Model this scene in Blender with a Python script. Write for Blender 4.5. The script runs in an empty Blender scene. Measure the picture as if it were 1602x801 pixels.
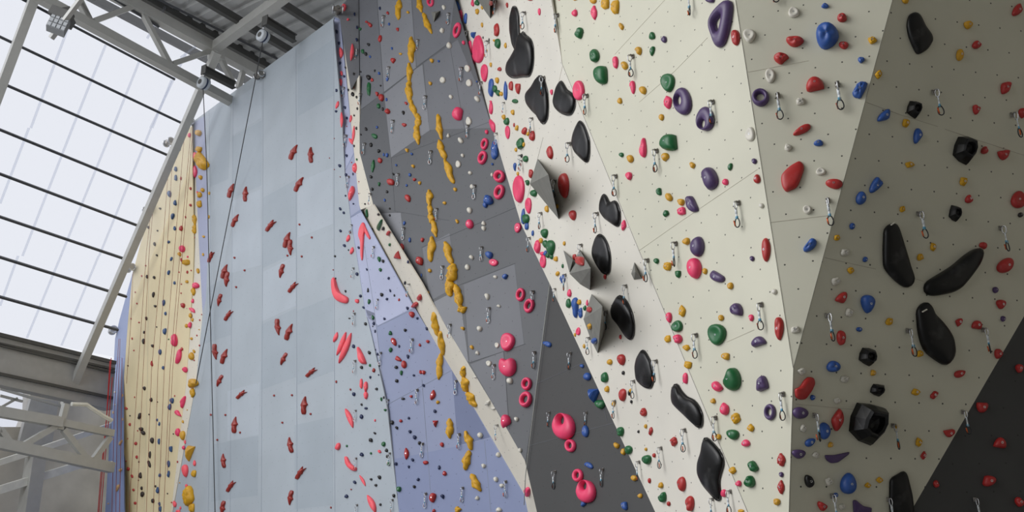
import bpy, math, random
import numpy as np
from mathutils import Matrix, Vector
sc = bpy.context.scene
COL = sc.collection
R_ = math.radians
# ------------------------------------------------------------------ camera
F = 1432.0
CX, CY = 801.0, 400.5
CAM = np.array([0.0, 0.0, 1.7])
up_c = np.array([(720 - CX) / F, (CY + 3700) / F, -1.0]); up_c /= np.linalg.norm(up_c)
fw_c = np.array([0, 0, -1.0]); fw_c = fw_c - fw_c.dot(up_c) * up_c; fw_c /= np.linalg.norm(fw_c)
rt_c = np.cross(fw_c, up_c)
ROT = np.array([rt_c, fw_c, up_c])            # camera axes -> world axes
cd = bpy.data.cameras.new('camera'); cam = bpy.data.objects.new('camera', cd); COL.objects.link(cam)
cd.sensor_width = 36; cd.lens = F / 1602 * 36; cd.clip_end = 400
M4 = Matrix([[*ROT[i], CAM[i]] for i in range(3)] + [[0, 0, 0, 1]])
cam.matrix_world = M4
sc.camera = cam
# ------------------------------------------------------------------ light
W = bpy.data.worlds.new('sky'); sc.world = W; W.use_nodes = True
bg = W.node_tree.nodes['Background']; bg.inputs[0].default_value = (0.93, 0.95, 1.0, 1); bg.inputs[1].default_value = 0.95
sd = bpy.data.lights.new('sun', 'SUN'); sun = bpy.data.objects.new('sun', sd); COL.objects.link(sun)
sd.energy = 0.95; sd.angle = R_(38); sd.color = (1.0, 0.98, 0.94)
SUN_DIR = Vector((0.82, 0.10, -0.56)).normalized()      # the way the light travels
sun.rotation_euler = SUN_DIR.to_track_quat('-Z', 'Y').to_euler()
ad = bpy.data.lights.new('skylight_daylight', 'AREA'); al = bpy.data.objects.new('skylight_daylight', ad); COL.objects.link(al)
ad.shape = 'RECTANGLE'; ad.size = 11; ad.size_y = 7; ad.energy = 720; ad.color = (0.97, 0.98, 1.0)      # daylight of the glazed bays left of the view
al.location = (-11.5, 5.5, 9.5); al.rotation_euler = Vector((0.86, 0.22, -0.36)).to_track_quat('-Z', 'Z').to_euler()
sc.view_settings.view_transform = 'Standard'; sc.view_settings.look = 'None'
sc.view_settings.exposure = 0.0; sc.view_settings.gamma = 1; sc.view_settings.use_curve_mapping = False
sc.cycles.use_denoising = True
sc.cycles.max_bounces = 6; sc.cycles.transparent_max_bounces = 12
# ------------------------------------------------------------------ picture <-> place
def ray(x, y):
    return ROT @ np.array([(x - CX) / F, (CY - y) / F, -1.0])
def at(x, y, Z): return CAM + ray(x, y) * Z
def project(P):
    c = (np.asarray(P) - CAM) @ ROT          # world -> camera
    return np.stack([CX - c[..., 0] / c[..., 2] * F, CY + c[..., 1] / c[..., 2] * F], -1)
class Plane:
    def __init__(s, pts):                     # pts: (x, y, Z) with Z depth, 0 = at infinity
        A = np.array([[p[0], p[1], 1] for p in pts], float); b = np.array([0 if p[2] == 0 else 1 / p[2] for p in pts])
        s.k = np.linalg.lstsq(A, b, rcond=None)[0]
        a, c, e = (s.pt(800, 400), s.pt(900, 400), s.pt(800, 500)) if abs(s.inv(800, 400)) > 1e-3 else (s.pt(200, 400), s.pt(250, 400), s.pt(200, 450))
        n = np.cross(c - a, e - a); n /= np.linalg.norm(n)
        if n.dot(CAM - a) < 0: n = -n
        s.n = n; s.o = a
    def inv(s, x, y): return s.k[0] * x + s.k[1] * y + s.k[2]
    def Z(s, x, y): return 1 / s.inv(x, y)
    def pt(s, x, y): return at(x, y, 1 / s.inv(x, y))
    @classmethod
    def world(c, o, n):
        o = np.array(o, float); n = np.array(n, float); n /= np.linalg.norm(n)
        s = c.__new__(c)
        d = n.dot(o - CAM)                    # 1/Z = n.ray/d, linear in x, y
        f = lambda x, y: n.dot(ray(x, y)) / d
        s.k = np.array([f(1, 0) - f(0, 0), f(0, 1) - f(0, 0), f(0, 0)])
        if n.dot(CAM - o) < 0: n = -n
        s.n = n; s.o = o
        return s
UPV = (720, -3700)
P = {}
P['W1'] = Plane([(-570, 895, 0), UPV + (0,), (522, 500, 14.3)])
P['W3'] = Plane([(1241, 575, 6.5), (1151, 0, 7.7), (1000, 398, 8.4)])
P['W4'] = Plane([(1241, 575, 6.5), (1151, 0, 7.7), (1396, 0, 7.15)])
P['W5'] = Plane([(1241, 575, 6.5), (1396, 0, 7.15), (1234, 801, P['W3'].Z(1234, 801))])
P['F2'] = Plane([(880, 101, P['W3'].Z(880, 101)), (1170, 801, P['W3'].Z(1170, 801)), (859, 442, 10.6)])
P['G2'] = Plane([(640, 80, 15), (815, 350, P['F2'].Z(815, 350)), (690, 510, 12.3), (562, 240, 14.6), (703, -30, 15)])
P['F1'] = Plane([(703, -30, 15.3), (880, 101, P['W3'].Z(880, 101)), (815, 350, P['F2'].Z(815, 350))])
P['G3'] = Plane([(859, 442, P['G2'].Z(859, 442)), (822, 722, P['G2'].Z(822, 722)), (1025, 801, P['F2'].Z(1025, 801))])
P['B'] = Plane([(548, 340, P['W1'].Z(548, 340)), (624, 801, P['W1'].Z(624, 801)), (743, 640, 12.0)])
P['CR'] = Plane([(564, 328, P['B'].Z(564, 328)), (825, 801, P['B'].Z(825, 801)), (690, 500, P['G2'].Z(690, 500)), (776, 641, P['G2'].Z(776, 641)), (584, 320, P['G2'].Z(584, 320))])
P['CRU'] = Plane([(562, 118, P['G2'].Z(562, 118)), (563, 240, P['G2'].Z(563, 240)), (584, 320, P['G2'].Z(584, 320)), (532, 30, P['B'].Z(532, 30)), (554, 240, P['B'].Z(554, 240)), (564, 328, P['B'].Z(564, 328))])
P['GS'] = Plane([(533, 34, P['W1'].Z(533, 34)), (549, 140, P['W1'].Z(549, 140)), (561, 50, P['G2'].Z(561, 50))])
P['W6'] = Plane([(1602, 495, P['W5'].Z(1602, 495)), (1429, 793, P['W5'].Z(1429, 793)), (1602, 801, 6.6)])
P['Y'] = Plane([(305, 400, 19.0), (207, 430, 21.0), UPV + (0,)])
P['WS'] = Plane([(302, 190, P['W1'].Z(302, 190)), (314, 440, P['W1'].Z(314, 440)), (268, 801, P['Y'].Z(268, 801))])
P['N'] = Plane([(200, 505, 21.6), (180, 530, 23.0), UPV + (0,)])
# ------------------------------------------------------------------ helpers
def lin(c):
    return tuple(((v / 255) / 12.92 if v / 255 <= 0.04045 else ((v / 255 + 0.055) / 1.055) ** 2.4) for v in c) + (1,)
def mat(name, rgb, rough=0.5, metal=0.0, noise=0.08, scale=6.0, bump=0.0, chalk=0.0):
    m = bpy.data.materials.new(name); m.use_nodes = True
    nt = m.node_tree; b = nt.nodes['Principled BSDF']
    b.inputs['Roughness'].default_value = rough; b.inputs['Metallic'].default_value = metal
    tc = nt.nodes.new('ShaderNodeTexCoord'); nz = nt.nodes.new('ShaderNodeTexNoise')
    nz.inputs['Scale'].default_value = scale; nz.inputs['Detail'].default_value = 4
    nt.links.new(tc.outputs['Object'], nz.inputs['Vector'])
    c = lin(rgb); r = nt.nodes.new('ShaderNodeValToRGB')
    r.color_ramp.elements[0].position = 0.3; r.color_ramp.elements[1].position = 0.7
    r.color_ramp.elements[0].color = tuple(v * (1 - noise) for v in c[:3]) + (1,)
    r.color_ramp.elements[1].color = tuple(min(1, v * (1 + noise)) for v in c[:3]) + (1,)
    nt.links.new(nz.outputs['Fac'], r.inputs[0]); out = r.outputs[0]
    if chalk:
        n2 = nt.nodes.new('ShaderNodeTexNoise'); n2.inputs['Scale'].default_value = 4.5; n2.inputs['Detail'].default_value = 6
        nt.links.new(tc.outputs['Object'], n2.inputs['Vector'])
        r2 = nt.nodes.new('ShaderNodeValToRGB'); r2.color_ramp.elements[0].position = 0.58; r2.color_ramp.elements[1].position = 0.8
        r2.color_ramp.elements[1].color = (chalk, chalk, chalk, 1)
        nt.links.new(n2.outputs['Fac'], r2.inputs[0])
        mx = nt.nodes.new('ShaderNodeMix'); mx.data_type = 'RGBA'
        nt.links.new(r2.outputs[0], mx.inputs[0]); nt.links.new(out, mx.inputs[6]); mx.inputs[7].default_value = (0.55, 0.55, 0.56, 1)
        out = mx.outputs[2]
    nt.links.new(out, b.inputs['Base Color'])
    if bump:
        bp = nt.nodes.new('ShaderNodeBump'); bp.inputs['Strength'].default_value = bump
        nt.links.new(nz.outputs['Fac'], bp.inputs['Height']); nt.links.new(bp.outputs[0], b.inputs['Normal'])
    return m
def wallmat(name, rgb, pitch=0.2, dot=0.008, dark=0.12, rough=0.6, noise=0.05, stagger=True):
    """painted ply with a staggered grid of bolt holes; UV is in metres"""
    m = mat(name, rgb, rough, noise=noise, scale=1.2)
    nt = m.node_tree; b = nt.nodes['Principled BSDF']; src = b.inputs['Base Color'].links[0].from_socket
    N = lambda op, a=None, c=None: _math(nt, op, a, c)
    uv = nt.nodes.new('ShaderNodeTexCoord'); sp = nt.nodes.new('ShaderNodeSeparateXYZ'); nt.links.new(uv.outputs['UV'], sp.inputs[0])
    v = N('DIVIDE', sp.outputs[1], pitch); fl = N('FLOOR', v); fv = N('SUBTRACT', N('SUBTRACT', v, fl), 0.5)
    off = N('MULTIPLY', N('FRACT', N('MULTIPLY', fl, 0.37 if stagger else 0.0)), 1.0)
    u = N('ADD', N('DIVIDE', sp.outputs[0], pitch), off); fu = N('SUBTRACT', N('FRACT', u), 0.5)
    d = N('SQRT', N('ADD', N('MULTIPLY', fu, fu), N('MULTIPLY', fv, fv)))
    hole = N('LESS_THAN', d, dot / pitch)
    mx = nt.nodes.new('ShaderNodeMix'); mx.data_type = 'RGBA'
    nt.links.new(hole, mx.inputs[0]); nt.links.new(src, mx.inputs[6]); c = lin(rgb)
    mx.inputs[7].default_value = tuple(k * dark for k in c[:3]) + (1,)
    nt.links.new(mx.outputs[2], b.inputs['Base Color'])
    return m
def _math(nt, op, a, c):
    n = nt.nodes.new('ShaderNodeMath'); n.operation = op
    for i, v in enumerate((a, c)):
        if v is None: continue
        if isinstance(v, (int, float)): n.inputs[i].default_value = v
        else: nt.links.new(v, n.inputs[i])
    return n.outputs[0]
def mesh(name, verts, faces, m, parent=None, loc=(0, 0, 0), smooth=False, uvs=None):
    me = bpy.data.meshes.new(name)
    me.from_pydata([tuple(float(c) for c in v) for v in verts], [], faces)
    if m: me.materials.append(m)
    if smooth: me.polygons.foreach_set('use_smooth', [True] * len(me.polygons))
    if uvs is not None:
        l = me.uv_layers.new(name='uv')
        for i, lp in enumerate(me.loops): l.data[i].uv = uvs[lp.vertex_index]
    me.update()
    o = bpy.data.objects.new(name, me); COL.objects.link(o); o.location = loc
    if parent: o.parent = parent
    return o
def empty(name, loc):
    o = bpy.data.objects.new(name, None); COL.objects.link(o); o.location = loc; o.empty_display_size = 0.1
    return o
def tag(o, label=None, cat=None, group=None, kind=None):
    if label: o['label'] = label
    if cat: o['category'] = cat
    if group: o['group'] = group
    if kind: o['kind'] = kind
    return o
def box_between(a, b, w, h, up=(0, 0, 1)):
    a = np.array(a, float); b = np.array(b, float); d = b - a; d /= np.linalg.norm(d)
    s = np.cross(d, up); s /= np.linalg.norm(s); t = np.cross(s, d)
    vs = []
    for p in (a, b):
        for i, j in ((-1, -1), (1, -1), (1, 1), (-1, 1)): vs.append(p + s * i * w / 2 + t * j * h / 2)
    return vs, [(0, 1, 2, 3), (7, 6, 5, 4), (0, 4, 5, 1), (1, 5, 6, 2), (2, 6, 7, 3), (3, 7, 4, 0)]
def ibeam(a, b, w, h, up=(0, 0, 1), t=0.02):
    a = np.array(a, float); b = np.array(b, float); d = b - a; d /= np.linalg.norm(d)
    s = np.cross(d, up); s /= np.linalg.norm(s); u = np.cross(s, d)
    V, Fc = [], []
    for (off, bw, bh) in ((u * (h - t) / 2, w, t), (-u * (h - t) / 2, w, t), (u * 0, t, h - 2 * t)):
        v, f = box_between(a + off, b + off, bw, bh, up); n = len(V); V += v; Fc += [tuple(i + n for i in q) for q in f]
    return V, Fc
def tube(pts, r, seg=6, closed=False):
    pts = [np.array(p, float) for p in pts]; n = len(pts); V, Fc = [], []
    ref = np.array([0.31, 0.17, 0.93])
    for i, p in enumerate(pts):
        d = (pts[(i + 1) % n] - pts[i - 1]) if closed else (pts[min(i + 1, n - 1)] - pts[max(i - 1, 0)])
        d = d / (np.linalg.norm(d) + 1e-12)
        s = np.cross(d, ref); s /= np.linalg.norm(s); t = np.cross(s, d)
        rr = r[i] if isinstance(r, (list, tuple)) else r
        for k in range(seg):
            an = 2 * math.pi * k / seg; V.append(p + (s * math.cos(an) + t * math.sin(an)) * rr)
    for i in range(n if closed else n - 1):
        j = (i + 1) % n
        for k in range(seg):
            q = (k + 1) % seg; Fc.append((i * seg + k, i * seg + q, j * seg + q, j * seg + k))
    if not closed: Fc += [tuple(range(seg))[::-1], tuple((n - 1) * seg + k for k in range(seg))]
    return V, Fc
def join(*parts):
    V, Fc = [], []
    for v, f in parts:
        n = len(V); V += list(v); Fc += [tuple(i + n for i in q) for q in f]
    return V, Fc
# ------------------------------------------------------------------ walls
WHITE = (220, 216, 205)
M = {}
M['white'] = wallmat('cream painted ply', WHITE, dot=0.006)
M['white_dim'] = wallmat('cream painted ply dimmer light tint', (208, 206, 188), dot=0.0068)  # same cream paint; yellower, dimmer light on these walls put into the colour
M['cream'] = wallmat('cream ply', (222, 216, 201), dot=0.006)
M['greyd'] = wallmat('dark grey ply', (90, 92, 96), dot=0.006, dark=0.35)
M['greyk'] = wallmat('charcoal ply', (62, 62, 62), dot=0.006, dark=0.4)
M['greym'] = wallmat('mid grey ply', (110, 112, 118), dot=0.006, dark=0.35)
M['greyl'] = wallmat('light grey ply', (130, 132, 138), dot=0.006, dark=0.35)
M['slate'] = wallmat('pale slate ply', (172, 181, 189), dot=0.006, dark=0.6)
M['slate2'] = wallmat('pale slate ply second tint', (165, 175, 184), dot=0.006, dark=0.6)
M['slate3'] = wallmat('pale slate ply lighter tint', (178, 187, 196), dot=0.006, dark=0.6)
M['lav'] = wallmat('lavender ply', (166, 172, 198), dot=0.006, dark=0.5)
M['lavl'] = wallmat('light lavender ply', (178, 184, 212), dot=0.006, dark=0.5)
M['per'] = wallmat('periwinkle ply', (141, 150, 181), dot=0.006, dark=0.5)
M['perd'] = wallmat('deep periwinkle ply', (108, 119, 154), dot=0.006, dark=0.5)
M['per2'] = wallmat('periwinkle ply second tint', (131, 142, 178), dot=0.006, dark=0.5)  # lower panels' tint, partly the weaker light down the wall put into colour
M['yel'] = wallmat('pale yellow ply', (228, 213, 173), dot=0.005, dark=0.7)
M['nblue'] = wallmat('blue ply', (128, 145, 190), dot=0.005, dark=0.6)
M['seam'] = mat('dark joint', (70, 68, 62), 0.8)
M['seamw'] = mat('fine cream joint', (186, 181, 165), 0.8)
M['seamb'] = mat('fine blue joint', (138, 146, 163), 0.8)
M['seamg'] = mat('fine grey joint', (88, 90, 94), 0.8)
M['edge'] = mat('steel edging', (150, 148, 140), 0.4, 0.6)
REG = {
 'Y': ('Y', 'yel', 'wall_yellow', [(300,197),(272,222),(240,325),(220,380),(207,430),(200,505),(194,590),(194,801),(192,1080),(200,1080),(267,805),(291,601),(296,530),(302,430),(303,380)]),
 'WS': ('WS', 'cream', 'wall_narrow_white', [(300,194),(302,190),(311,380),(317,492),(307,595),(268,810),(210,1080),(196,1080),(264,810),(290,601),(296,530),(302,430),(303,380)]),
 'N': ('N', 'nblue', 'wall_narrow_blue', [(207,428),(187,500),(180,530),(174,640),(164,810),(150,1080),(194,1080),(194,801),(194,590),(200,505)]),
 'W1': ('W1', 'slate', 'wall_slate', [(302,190),(327,172),(523,27),(521,32),(535,190),(539,268),(546,320),(548,340),(558,400),(570,480),(580,520),(600,610),(606,641),(624,801),(655,1080),(210,1080),(268,810),(307,595),(317,492),(311,380)]),
 'B': ('B', 'per', 'wall_periwinkle', [(522,26),(532,30),(554,240),(562,320),(564,328),(648,480),(743,640),(820,773),(826,801),(880,1080),(655,1080),(624,801),(606,641),(600,610),(580,520),(570,480),(558,400),(548,340),(546,320),(539,268),(535,190)]),
 'GS': ('GS', 'greyl', 'wall_grey_strip', [(526,24),(533,10),(545,-3),(545,-60),(561,-60),(562,118),(549,140),(532,30)]),
 'CRU': ('CRU', 'cream', 'wall_cream_band_top', [(531,30),(533,34),(549,140),(562,118),(563,240),(584,320),(564,328),(562,320),(554,240)]),
 'CR': ('CR', 'cream', 'wall_cream_band', [(564,328),(584,320),(660,444),(679,480),(776,641),(820,716),(840,801),(898,1080),(880,1080),(826,801),(820,773),(743,640),(648,480)]),
 'G2': ('G2', 'greyd', 'wall_grey', [(561,-60),(592,-400),(700,-400),(697,-50),(758,160),(815,350),(859,442),(840,600),(822,722),(776,641),(679,480),(660,444),(584,320),(563,240),(562,118)]),
 'G3': ('G3', 'greyk', 'wall_charcoal', [(859,442),(840,600),(822,722),(840,801),(898,1080),(1160,1080),(1025,801),(932,600)]),
 'F1': ('F1', 'white', 'wall_cream_upper', [(697,-50),(596,-400),(791,-400),(854,-50),(880,101),(854,200),(815,350),(758,160)]),
 'F2': ('F2', 'white', 'wall_cream_overhang', [(880,101),(1170,801),(1230,950),(1238,1080),(1160,1080),(1025,801),(932,600),(859,442),(815,350),(854,200)]),
 'W3': ('W3', 'white_dim', 'wall_cream_centre', [(854,-50),(791,-400),(1088,-400),(1241,575),(1234,801),(1230,950),(1170,801),(880,101)]),
 'W4': ('W4', 'white_dim', 'wall_cream_wedge', [(1088,-400),(1504,-400),(1241,575)]),
 'W5': ('W5', 'white_dim', 'wall_cream_right', [(1504,-400),(2121,-400),(1912,-40),(1429,793),(1262,1080),(1238,1080),(1230,950),(1234,801),(1241,575)]),
 'W6': ('W6', 'greyk', 'wall_charcoal_right', [(2121,-400),(2600,-400),(2600,1080),(1262,1080),(1429,793),(1912,-40)]),
}
def plane_axes(pl):
    h = np.cross([0, 0, 1], pl.n); h /= np.linalg.norm(h); return h, np.cross(pl.n, h)
def inside(x, y, poly):
    c = False; j = len(poly) - 1
    for i in range(len(poly)):
        xi, yi = poly[i]; xj, yj = poly[j]
        if (yi > y) != (yj > y) and x < (xj - xi) * (y - yi) / (yj - yi) + xi: c = not c
        j = i
    return c
WALL = {}
from mathutils.geometry import tessellate_polygon
def slab(name, pl, poly, m, front=0.0, back=-0.02, parent=None, h=None):
    """a sheet lying in the plane pl, its outline seen at poly, with real thickness along the plane's own normal"""
    base = [pl.pt(x, y) for x, y in poly]; hx, vy = plane_axes(pl)
    n = len(base); V = [p + pl.n * front for p in base] + [p + pl.n * back for p in base]
    uv = [((p - pl.o).dot(hx) if False else p.dot(hx), p.dot(vy)) for p in V]
    tris = tessellate_polygon([[Vector(p) for p in base]])
    Fc = []
    for t in tris:
        a, b, c = (base[i] for i in t)
        if np.cross(b - a, c - a).dot(pl.n) < 0: t = (t[0], t[2], t[1])
        Fc.append(tuple(t)); Fc.append(tuple(i + n for i in (t[0], t[2], t[1])))
    for i in range(n):
        j = (i + 1) % n; Fc.append((i, j, j + n, i + n))
    return mesh(name, V, Fc, m, parent, uvs=uv)
for k, (pk, mk, nm, poly) in REG.items():
    WALL[k] = tag(slab(nm, P[pk], poly, M[mk]), kind='structure')
def patch(reg, mk, poly, lift=0.001):
    slab('ply_panel', P[REG[reg][0]], poly, M[mk], front=lift, back=-0.001, parent=WALL[reg])
patch('G2', 'greym', [(563,-50),(586,-50),(600,146),(563,172)], 0.0008)
patch('G2', 'greyl', [(587,-50),(640,-50),(651,106),(601,144)])
patch('G2', 'greyl', [(601,147),(652,107),(661,101),(672,204),(612,246)], 0.0012)
patch('G2', 'greym', [(652,104),(664,95),(703,67),(716,-50),(699,-50),(641,-50)], 0.0008)
patch('G2', 'greym', [(663,99),(716,62),(757,160),(770,200),(672,203)], 0.0008)
patch('G2', 'greyl', [(590,334),(627,333),(634,398),(618,380)], 0.001)
patch('G2', 'greym', [(661,388),(703,365),(716,447),(673,471)])
patch('G2', 'greyl', [(676,474),(718,452),(733,566),(729,563)])
patch('G2', 'greym', [(724,446),(805,413),(820,539),(734,567)])
patch('G2', 'greym', [(736,570),(788,550),(796,670),(776,640)])
for q in [[(327,178),(362,157),(357,280),(329,292)],[(363,215),(410,188),(409,290),(364,310)],[(324,450),(361,430),(361,524),(320,538)],[(411,310),(464,280),(463,395),(410,420)],
          [(409,508),(463,482),(463,590),(408,610)],[(465,486),(521,463),(522,580),(465,602)],[(333,695),(404,682),(403,775),(330,785)],[(461,665),(521,652),(521,790),(461,797)],[(466,100),(520,62),(521,150),(466,182)]]:
    patch('W1', 'slate2', q, 0.0008)
for q in [[(412,425),(463,400),(463,478),(410,503)],[(362,160),(409,128),(409,184),(364,212)],[(466,285),(520,262),(521,350),(466,372)],[(356,612),(407,598),(405,680),(356,690)],[(363,315),(408,296),(408,415),(362,427)]]:
    patch('W1', 'slate3', q, 0.0008)
patch('W1', 'lav', [(303,192),(321,181),(326,380),(322,470),(317,490),(311,380)], 0.0008)
patch('B', 'lavl', [(523,30),(532,33),(553,240),(540,266),(536,190)])  # real panel tints, with some of the wall's light and shade in the colour
patch('B', 'lav', [(554,242),(562,319),(563,328),(549,338),(540,268)])
patch('B', 'lavl', [(549,341),(565,331),(647,481),(592,509),(573,495),(559,400)])
patch('B', 'perd', [(707,579),(743,642),(767,684),(716,697)])
patch('B', 'per2', [(617,718),(716,698),(767,686),(819,774),(825,801),(835,850),(629,850)])
patch('B', 'lav', [(582,519),(572,484),(586,490),(604,630),(606,640)], 0.001)
SEAMS = {
 'W3': [((962,85),(1040,0)),((1055,112),(1107,59)),((1057,352),(1185,265)),((1000,392),(1057,352)),((1137,535),(1180,516)),((1000,160),(1055,112))],
 'W4': [((1170,113),(1265,95)),((1205,348),(1298,337))],
 'W5': [((1355,160),(1410,180)),((1410,180),(1467,198)),((1478,202),(1602,243)),((1290,403),(1370,421)),((1245,632),(1340,641)),((1430,436),(1445,440))],
 'F2': [((880,104),(874,130))],
 'W1': [((522,30),(524,801)),((463,76),(465,801)),((412,118),(409,801)),((365,150),(360,801)),((327,172),(331,500)),((331,500),(326,801))],
 'B': [((570,384),(585,480)),((585,480),(604,640)),((590,511),(650,482)),((604,634),(707,579)),((660,594),(676,801)),((548,340),(568,330)),((758,690),(768,801))],
 'G2': [((563,173),(705,65)),((612,247),(768,190)),((612,247),(618,330)),((703,66),(728,210)),((660,387),(806,325)),((616,330),(703,345)),((716,447),(806,412)),((734,568),(822,538)),((725,446),(734,568)),((788,550),(797,672))],
 'G3': [((840,600),(930,560)),((818,700),(985,655)),((935,600),(950,660))],
 'Y': [((234,340),(231,580)),((231,580),(226,801))],
}
for k, L in SEAMS.items():
    pl = P[REG[k][0]]
    parts = []
    for (a, b) in L:
        A = pl.pt(*a) + pl.n * 0.001; B = pl.pt(*b) + pl.n * 0.001
        parts.append(box_between(A, B, 0.0035 if k in ('W3', 'W4', 'W5') else 0.006, 0.002, pl.n))
    v, f = join(*parts); mesh('panel_joint', v, f, M['seamw' if k[0] in 'WFY' and k != 'W1' else 'seamg' if k[0] == 'G' else 'seamb'], WALL[k])
# returns that close the steps between neighbouring walls
EDGES = [('W1','B',REG['W1'][3][3:15]),('B','CRU',[(532,30),(554,240),(562,320),(564,328)]),('CRU','CR',[(564,328),(584,320)]),('CRU','G2',[(562,118),(563,240),(584,320)]),('B','CR',[(564,328),(648,480),(743,640),(820,773),(826,801),(880,1080)]),
 ('CR','G2',[(584,320),(660,444),(679,480),(776,641),(820,716)]),('CR','G3',[(822,722),(840,801),(898,1080)]),('GS','G2',[(561,-60),(562,118)]),
 ('GS','CRU',[(532,30),(549,140),(562,118)]),('G2','G3',[(859,442),(840,600),(822,722)]),('G2','F1',[(596,-400),(697,-50),(758,160),(815,350)]),('G2','F2',[(815,350),(859,442)]),
 ('G3','F2',[(859,442),(932,600),(1025,801),(1160,1080)]),('F1','F2',[(880,101),(854,200),(815,350)]),('F1','W3',[(791,-400),(854,-50),(880,101)]),('F2','W3',[(880,101),(1170,801),(1230,950)]),
 ('W5','W6',[(2121,-400),(1912,-40),(1429,793),(1262,1080)]),('W3','W5',[(1241,575),(1234,801),(1230,950)]),('F2','W5',[(1230,950),(1238,1080)]),('N','Y',[(207,430),(200,505),(194,590),(194,801),(194,1080)]),
 ('Y','WS',[(300,195),(303,380),(302,430),(296,530),(290,601),(265,808),(198,1080)]),('WS','W1',[(302,190),(311,380),(317,492),(307,595),(268,810),(210,1080)])]
ti = 0
for a, b, pts in EDGES:
    pa, pb = P[REG[a][0]], P[REG[b][0]]; V = []; Fc = []
    for (x, y) in pts: V += [pa.pt(x, y), pb.pt(x, y)]
    if max(np.linalg.norm(V[2 * i] - V[2 * i + 1]) for i in range(len(pts))) < 0.004: continue
    for i in range(len(pts) - 1): Fc.append((2 * i, 2 * i + 1, 2 * i + 3, 2 * i + 2))
    ti += 1; tag(mesh('trim_%d' % ti, V, Fc, M['greyd'] if 'G' in a + b else M['cream']), kind='structure')
# thin dark edge lines on the main arrises
for k, pts in (('W3', [(862,0),(880,101),(1000,392),(1170,801)]), ('W3', [(1151,0),(1241,575)]), ('W5', [(1396,0),(1241,575),(1234,820)]), ('F2', [(850,215),(815,350)]), ('G2', [(561,-20),(562,118),(563,240)])):
    pl = P[REG[k][0]]; v, f = tube([pl.pt(x, y) + pl.n * 0.003 for x, y in pts], 0.0012)
    mesh('edge_bead', v, f, M['seam'], WALL[k])
# ------------------------------------------------------------------ roof, skylight, far end
ST = mat('pale grey painted steel', (190, 190, 186), 0.5, 0.0, 0.04)
STD = mat('dark grey steel', (86, 86, 84), 0.6, 0.1, 0.08)
BAR = mat('dark glazing bar', (74, 76, 80), 0.6)
DECKM = mat('galvanised metal deck', (205, 206, 206), 0.5, 0.0, 0.05)
CONC = mat('rough concrete', (196, 191, 180), 0.9, 0.0, 0.16, 1.3)
GREYP = mat('grey cladding', (178, 178, 176), 0.7, 0, 0.05)
FLOORM = mat('grey safety floor', (140, 140, 138), 0.8)
def wdir(px, py):                 # direction of a vanishing point
    d = ray(px, py); return d / np.linalg.norm(d)
BDIR = wdir(1650, 890); BDIR[2] = 0; BDIR /= np.linalg.norm(BDIR)      # along the glazing bars
TDIR = wdir(-854, 895); TDIR[2] = 0; TDIR /= np.linalg.norm(TDIR)      # along the deck beams
HD = 12.3
DK = Plane.world((0, 0, HD), (0, 0, -1))
c0 = DK.pt(210, 8); c1 = DK.pt(400, 112)
BDIR = (c1 - c0) if (c1 - c0).dot(BDIR) > 0 else (c0 - c1); BDIR[2] = 0; BDIR /= np.linalg.norm(BDIR)
OUT = np.array([-BDIR[1], BDIR[0], 0.0])                              # towards the eave, away from the hall
if OUT.dot(c0 - CAM) < 0: OUT = -OUT
# deck: ribbed sheet, ribs run square to the purlins
def strip_deck():
    V, Fc = [], []; pitch = 0.33; n = 80; s0 = -3.0
    prof = []
    for i in range(n):
        s = s0 + i * pitch
        prof += [(s, 0.0), (s + 0.17, 0.0), (s + 0.20, 0.05), (s + 0.30, 0.05)]
    for s, z in prof:
        for t in (0.02, -26.0):
            p = c0 + BDIR * s + OUT * t; V.append((p[0], p[1], HD + 0.35 + z))
    for i in range(len(prof) - 1): Fc.append((2 * i, 2 * i + 1, 2 * i + 3, 2 * i + 2))
    return V, Fc
v, f = strip_deck(); tag(mesh('ceiling', v, f, DECKM), kind='structure')
def cp(s, d): 
    p = c0 + BDIR * s - OUT * d; return (p[0], p[1], HD + 0.36)
tag(mesh('ceiling', [cp(-34, 9), cp(-3, 9), cp(-3, 26), cp(-34, 26)], [(0, 1, 2, 3)], DECKM), kind='structure')
n_ = [0]
def struct(name, vf, m, parent=None):
    o = mesh(name, vf[0], vf[1], m, parent)
    if parent is None: tag(o, kind='structure')
    return o
def deckpt(x, y, dz=0.0): return Plane.world((0, 0, HD + dz), (0, 0, -1)).pt(x, y)
bar0 = box_between(c0 - BDIR * 3.0 + np.array([0, 0, .42]), c1 + BDIR * 5 + np.array([0, 0, .42]), .12, .42); tag(mesh('ceiling_edge', bar0[0], bar0[1], STD), kind='structure')
truss = tag(empty('ceiling_truss', c0), kind='structure')
def bar_obj(name, a, b, w, h, m, parent): 
    vf = box_between(a, b, w, h)
    o = mesh(name, [q - np.array(parent.location) for q in vf[0]] if parent else vf[0], vf[1], m, parent)
    if parent is None: tag(o, kind='structure')
    return o
TR = Plane.world(c0, OUT)        # the truss's vertical plane
A = c0 - BDIR * 9; Bp = c1 + BDIR * 4
bar_obj('top_chord', A, Bp, 0.20, 0.22, ST, truss)
b0, b1 = TR.pt(60, -5), TR.pt(355, 155); bd = (b1 - b0) / np.linalg.norm(b1 - b0)
bar_obj('bottom_chord', b0 - bd * 7, b1 + bd * 3, 0.16, 0.17, ST, truss)
for a, b in [((147,33),(215,8)),((220,15),(265,100)),((270,100),(335,78)),((342,85),(366,133)),((122,2),(140,32)),((140,32),(112,-25)),((380,112),(373,138))]:
    bar_obj('web_member', TR.pt(*a), TR.pt(*b), 0.10, 0.10, ST, truss)
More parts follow.
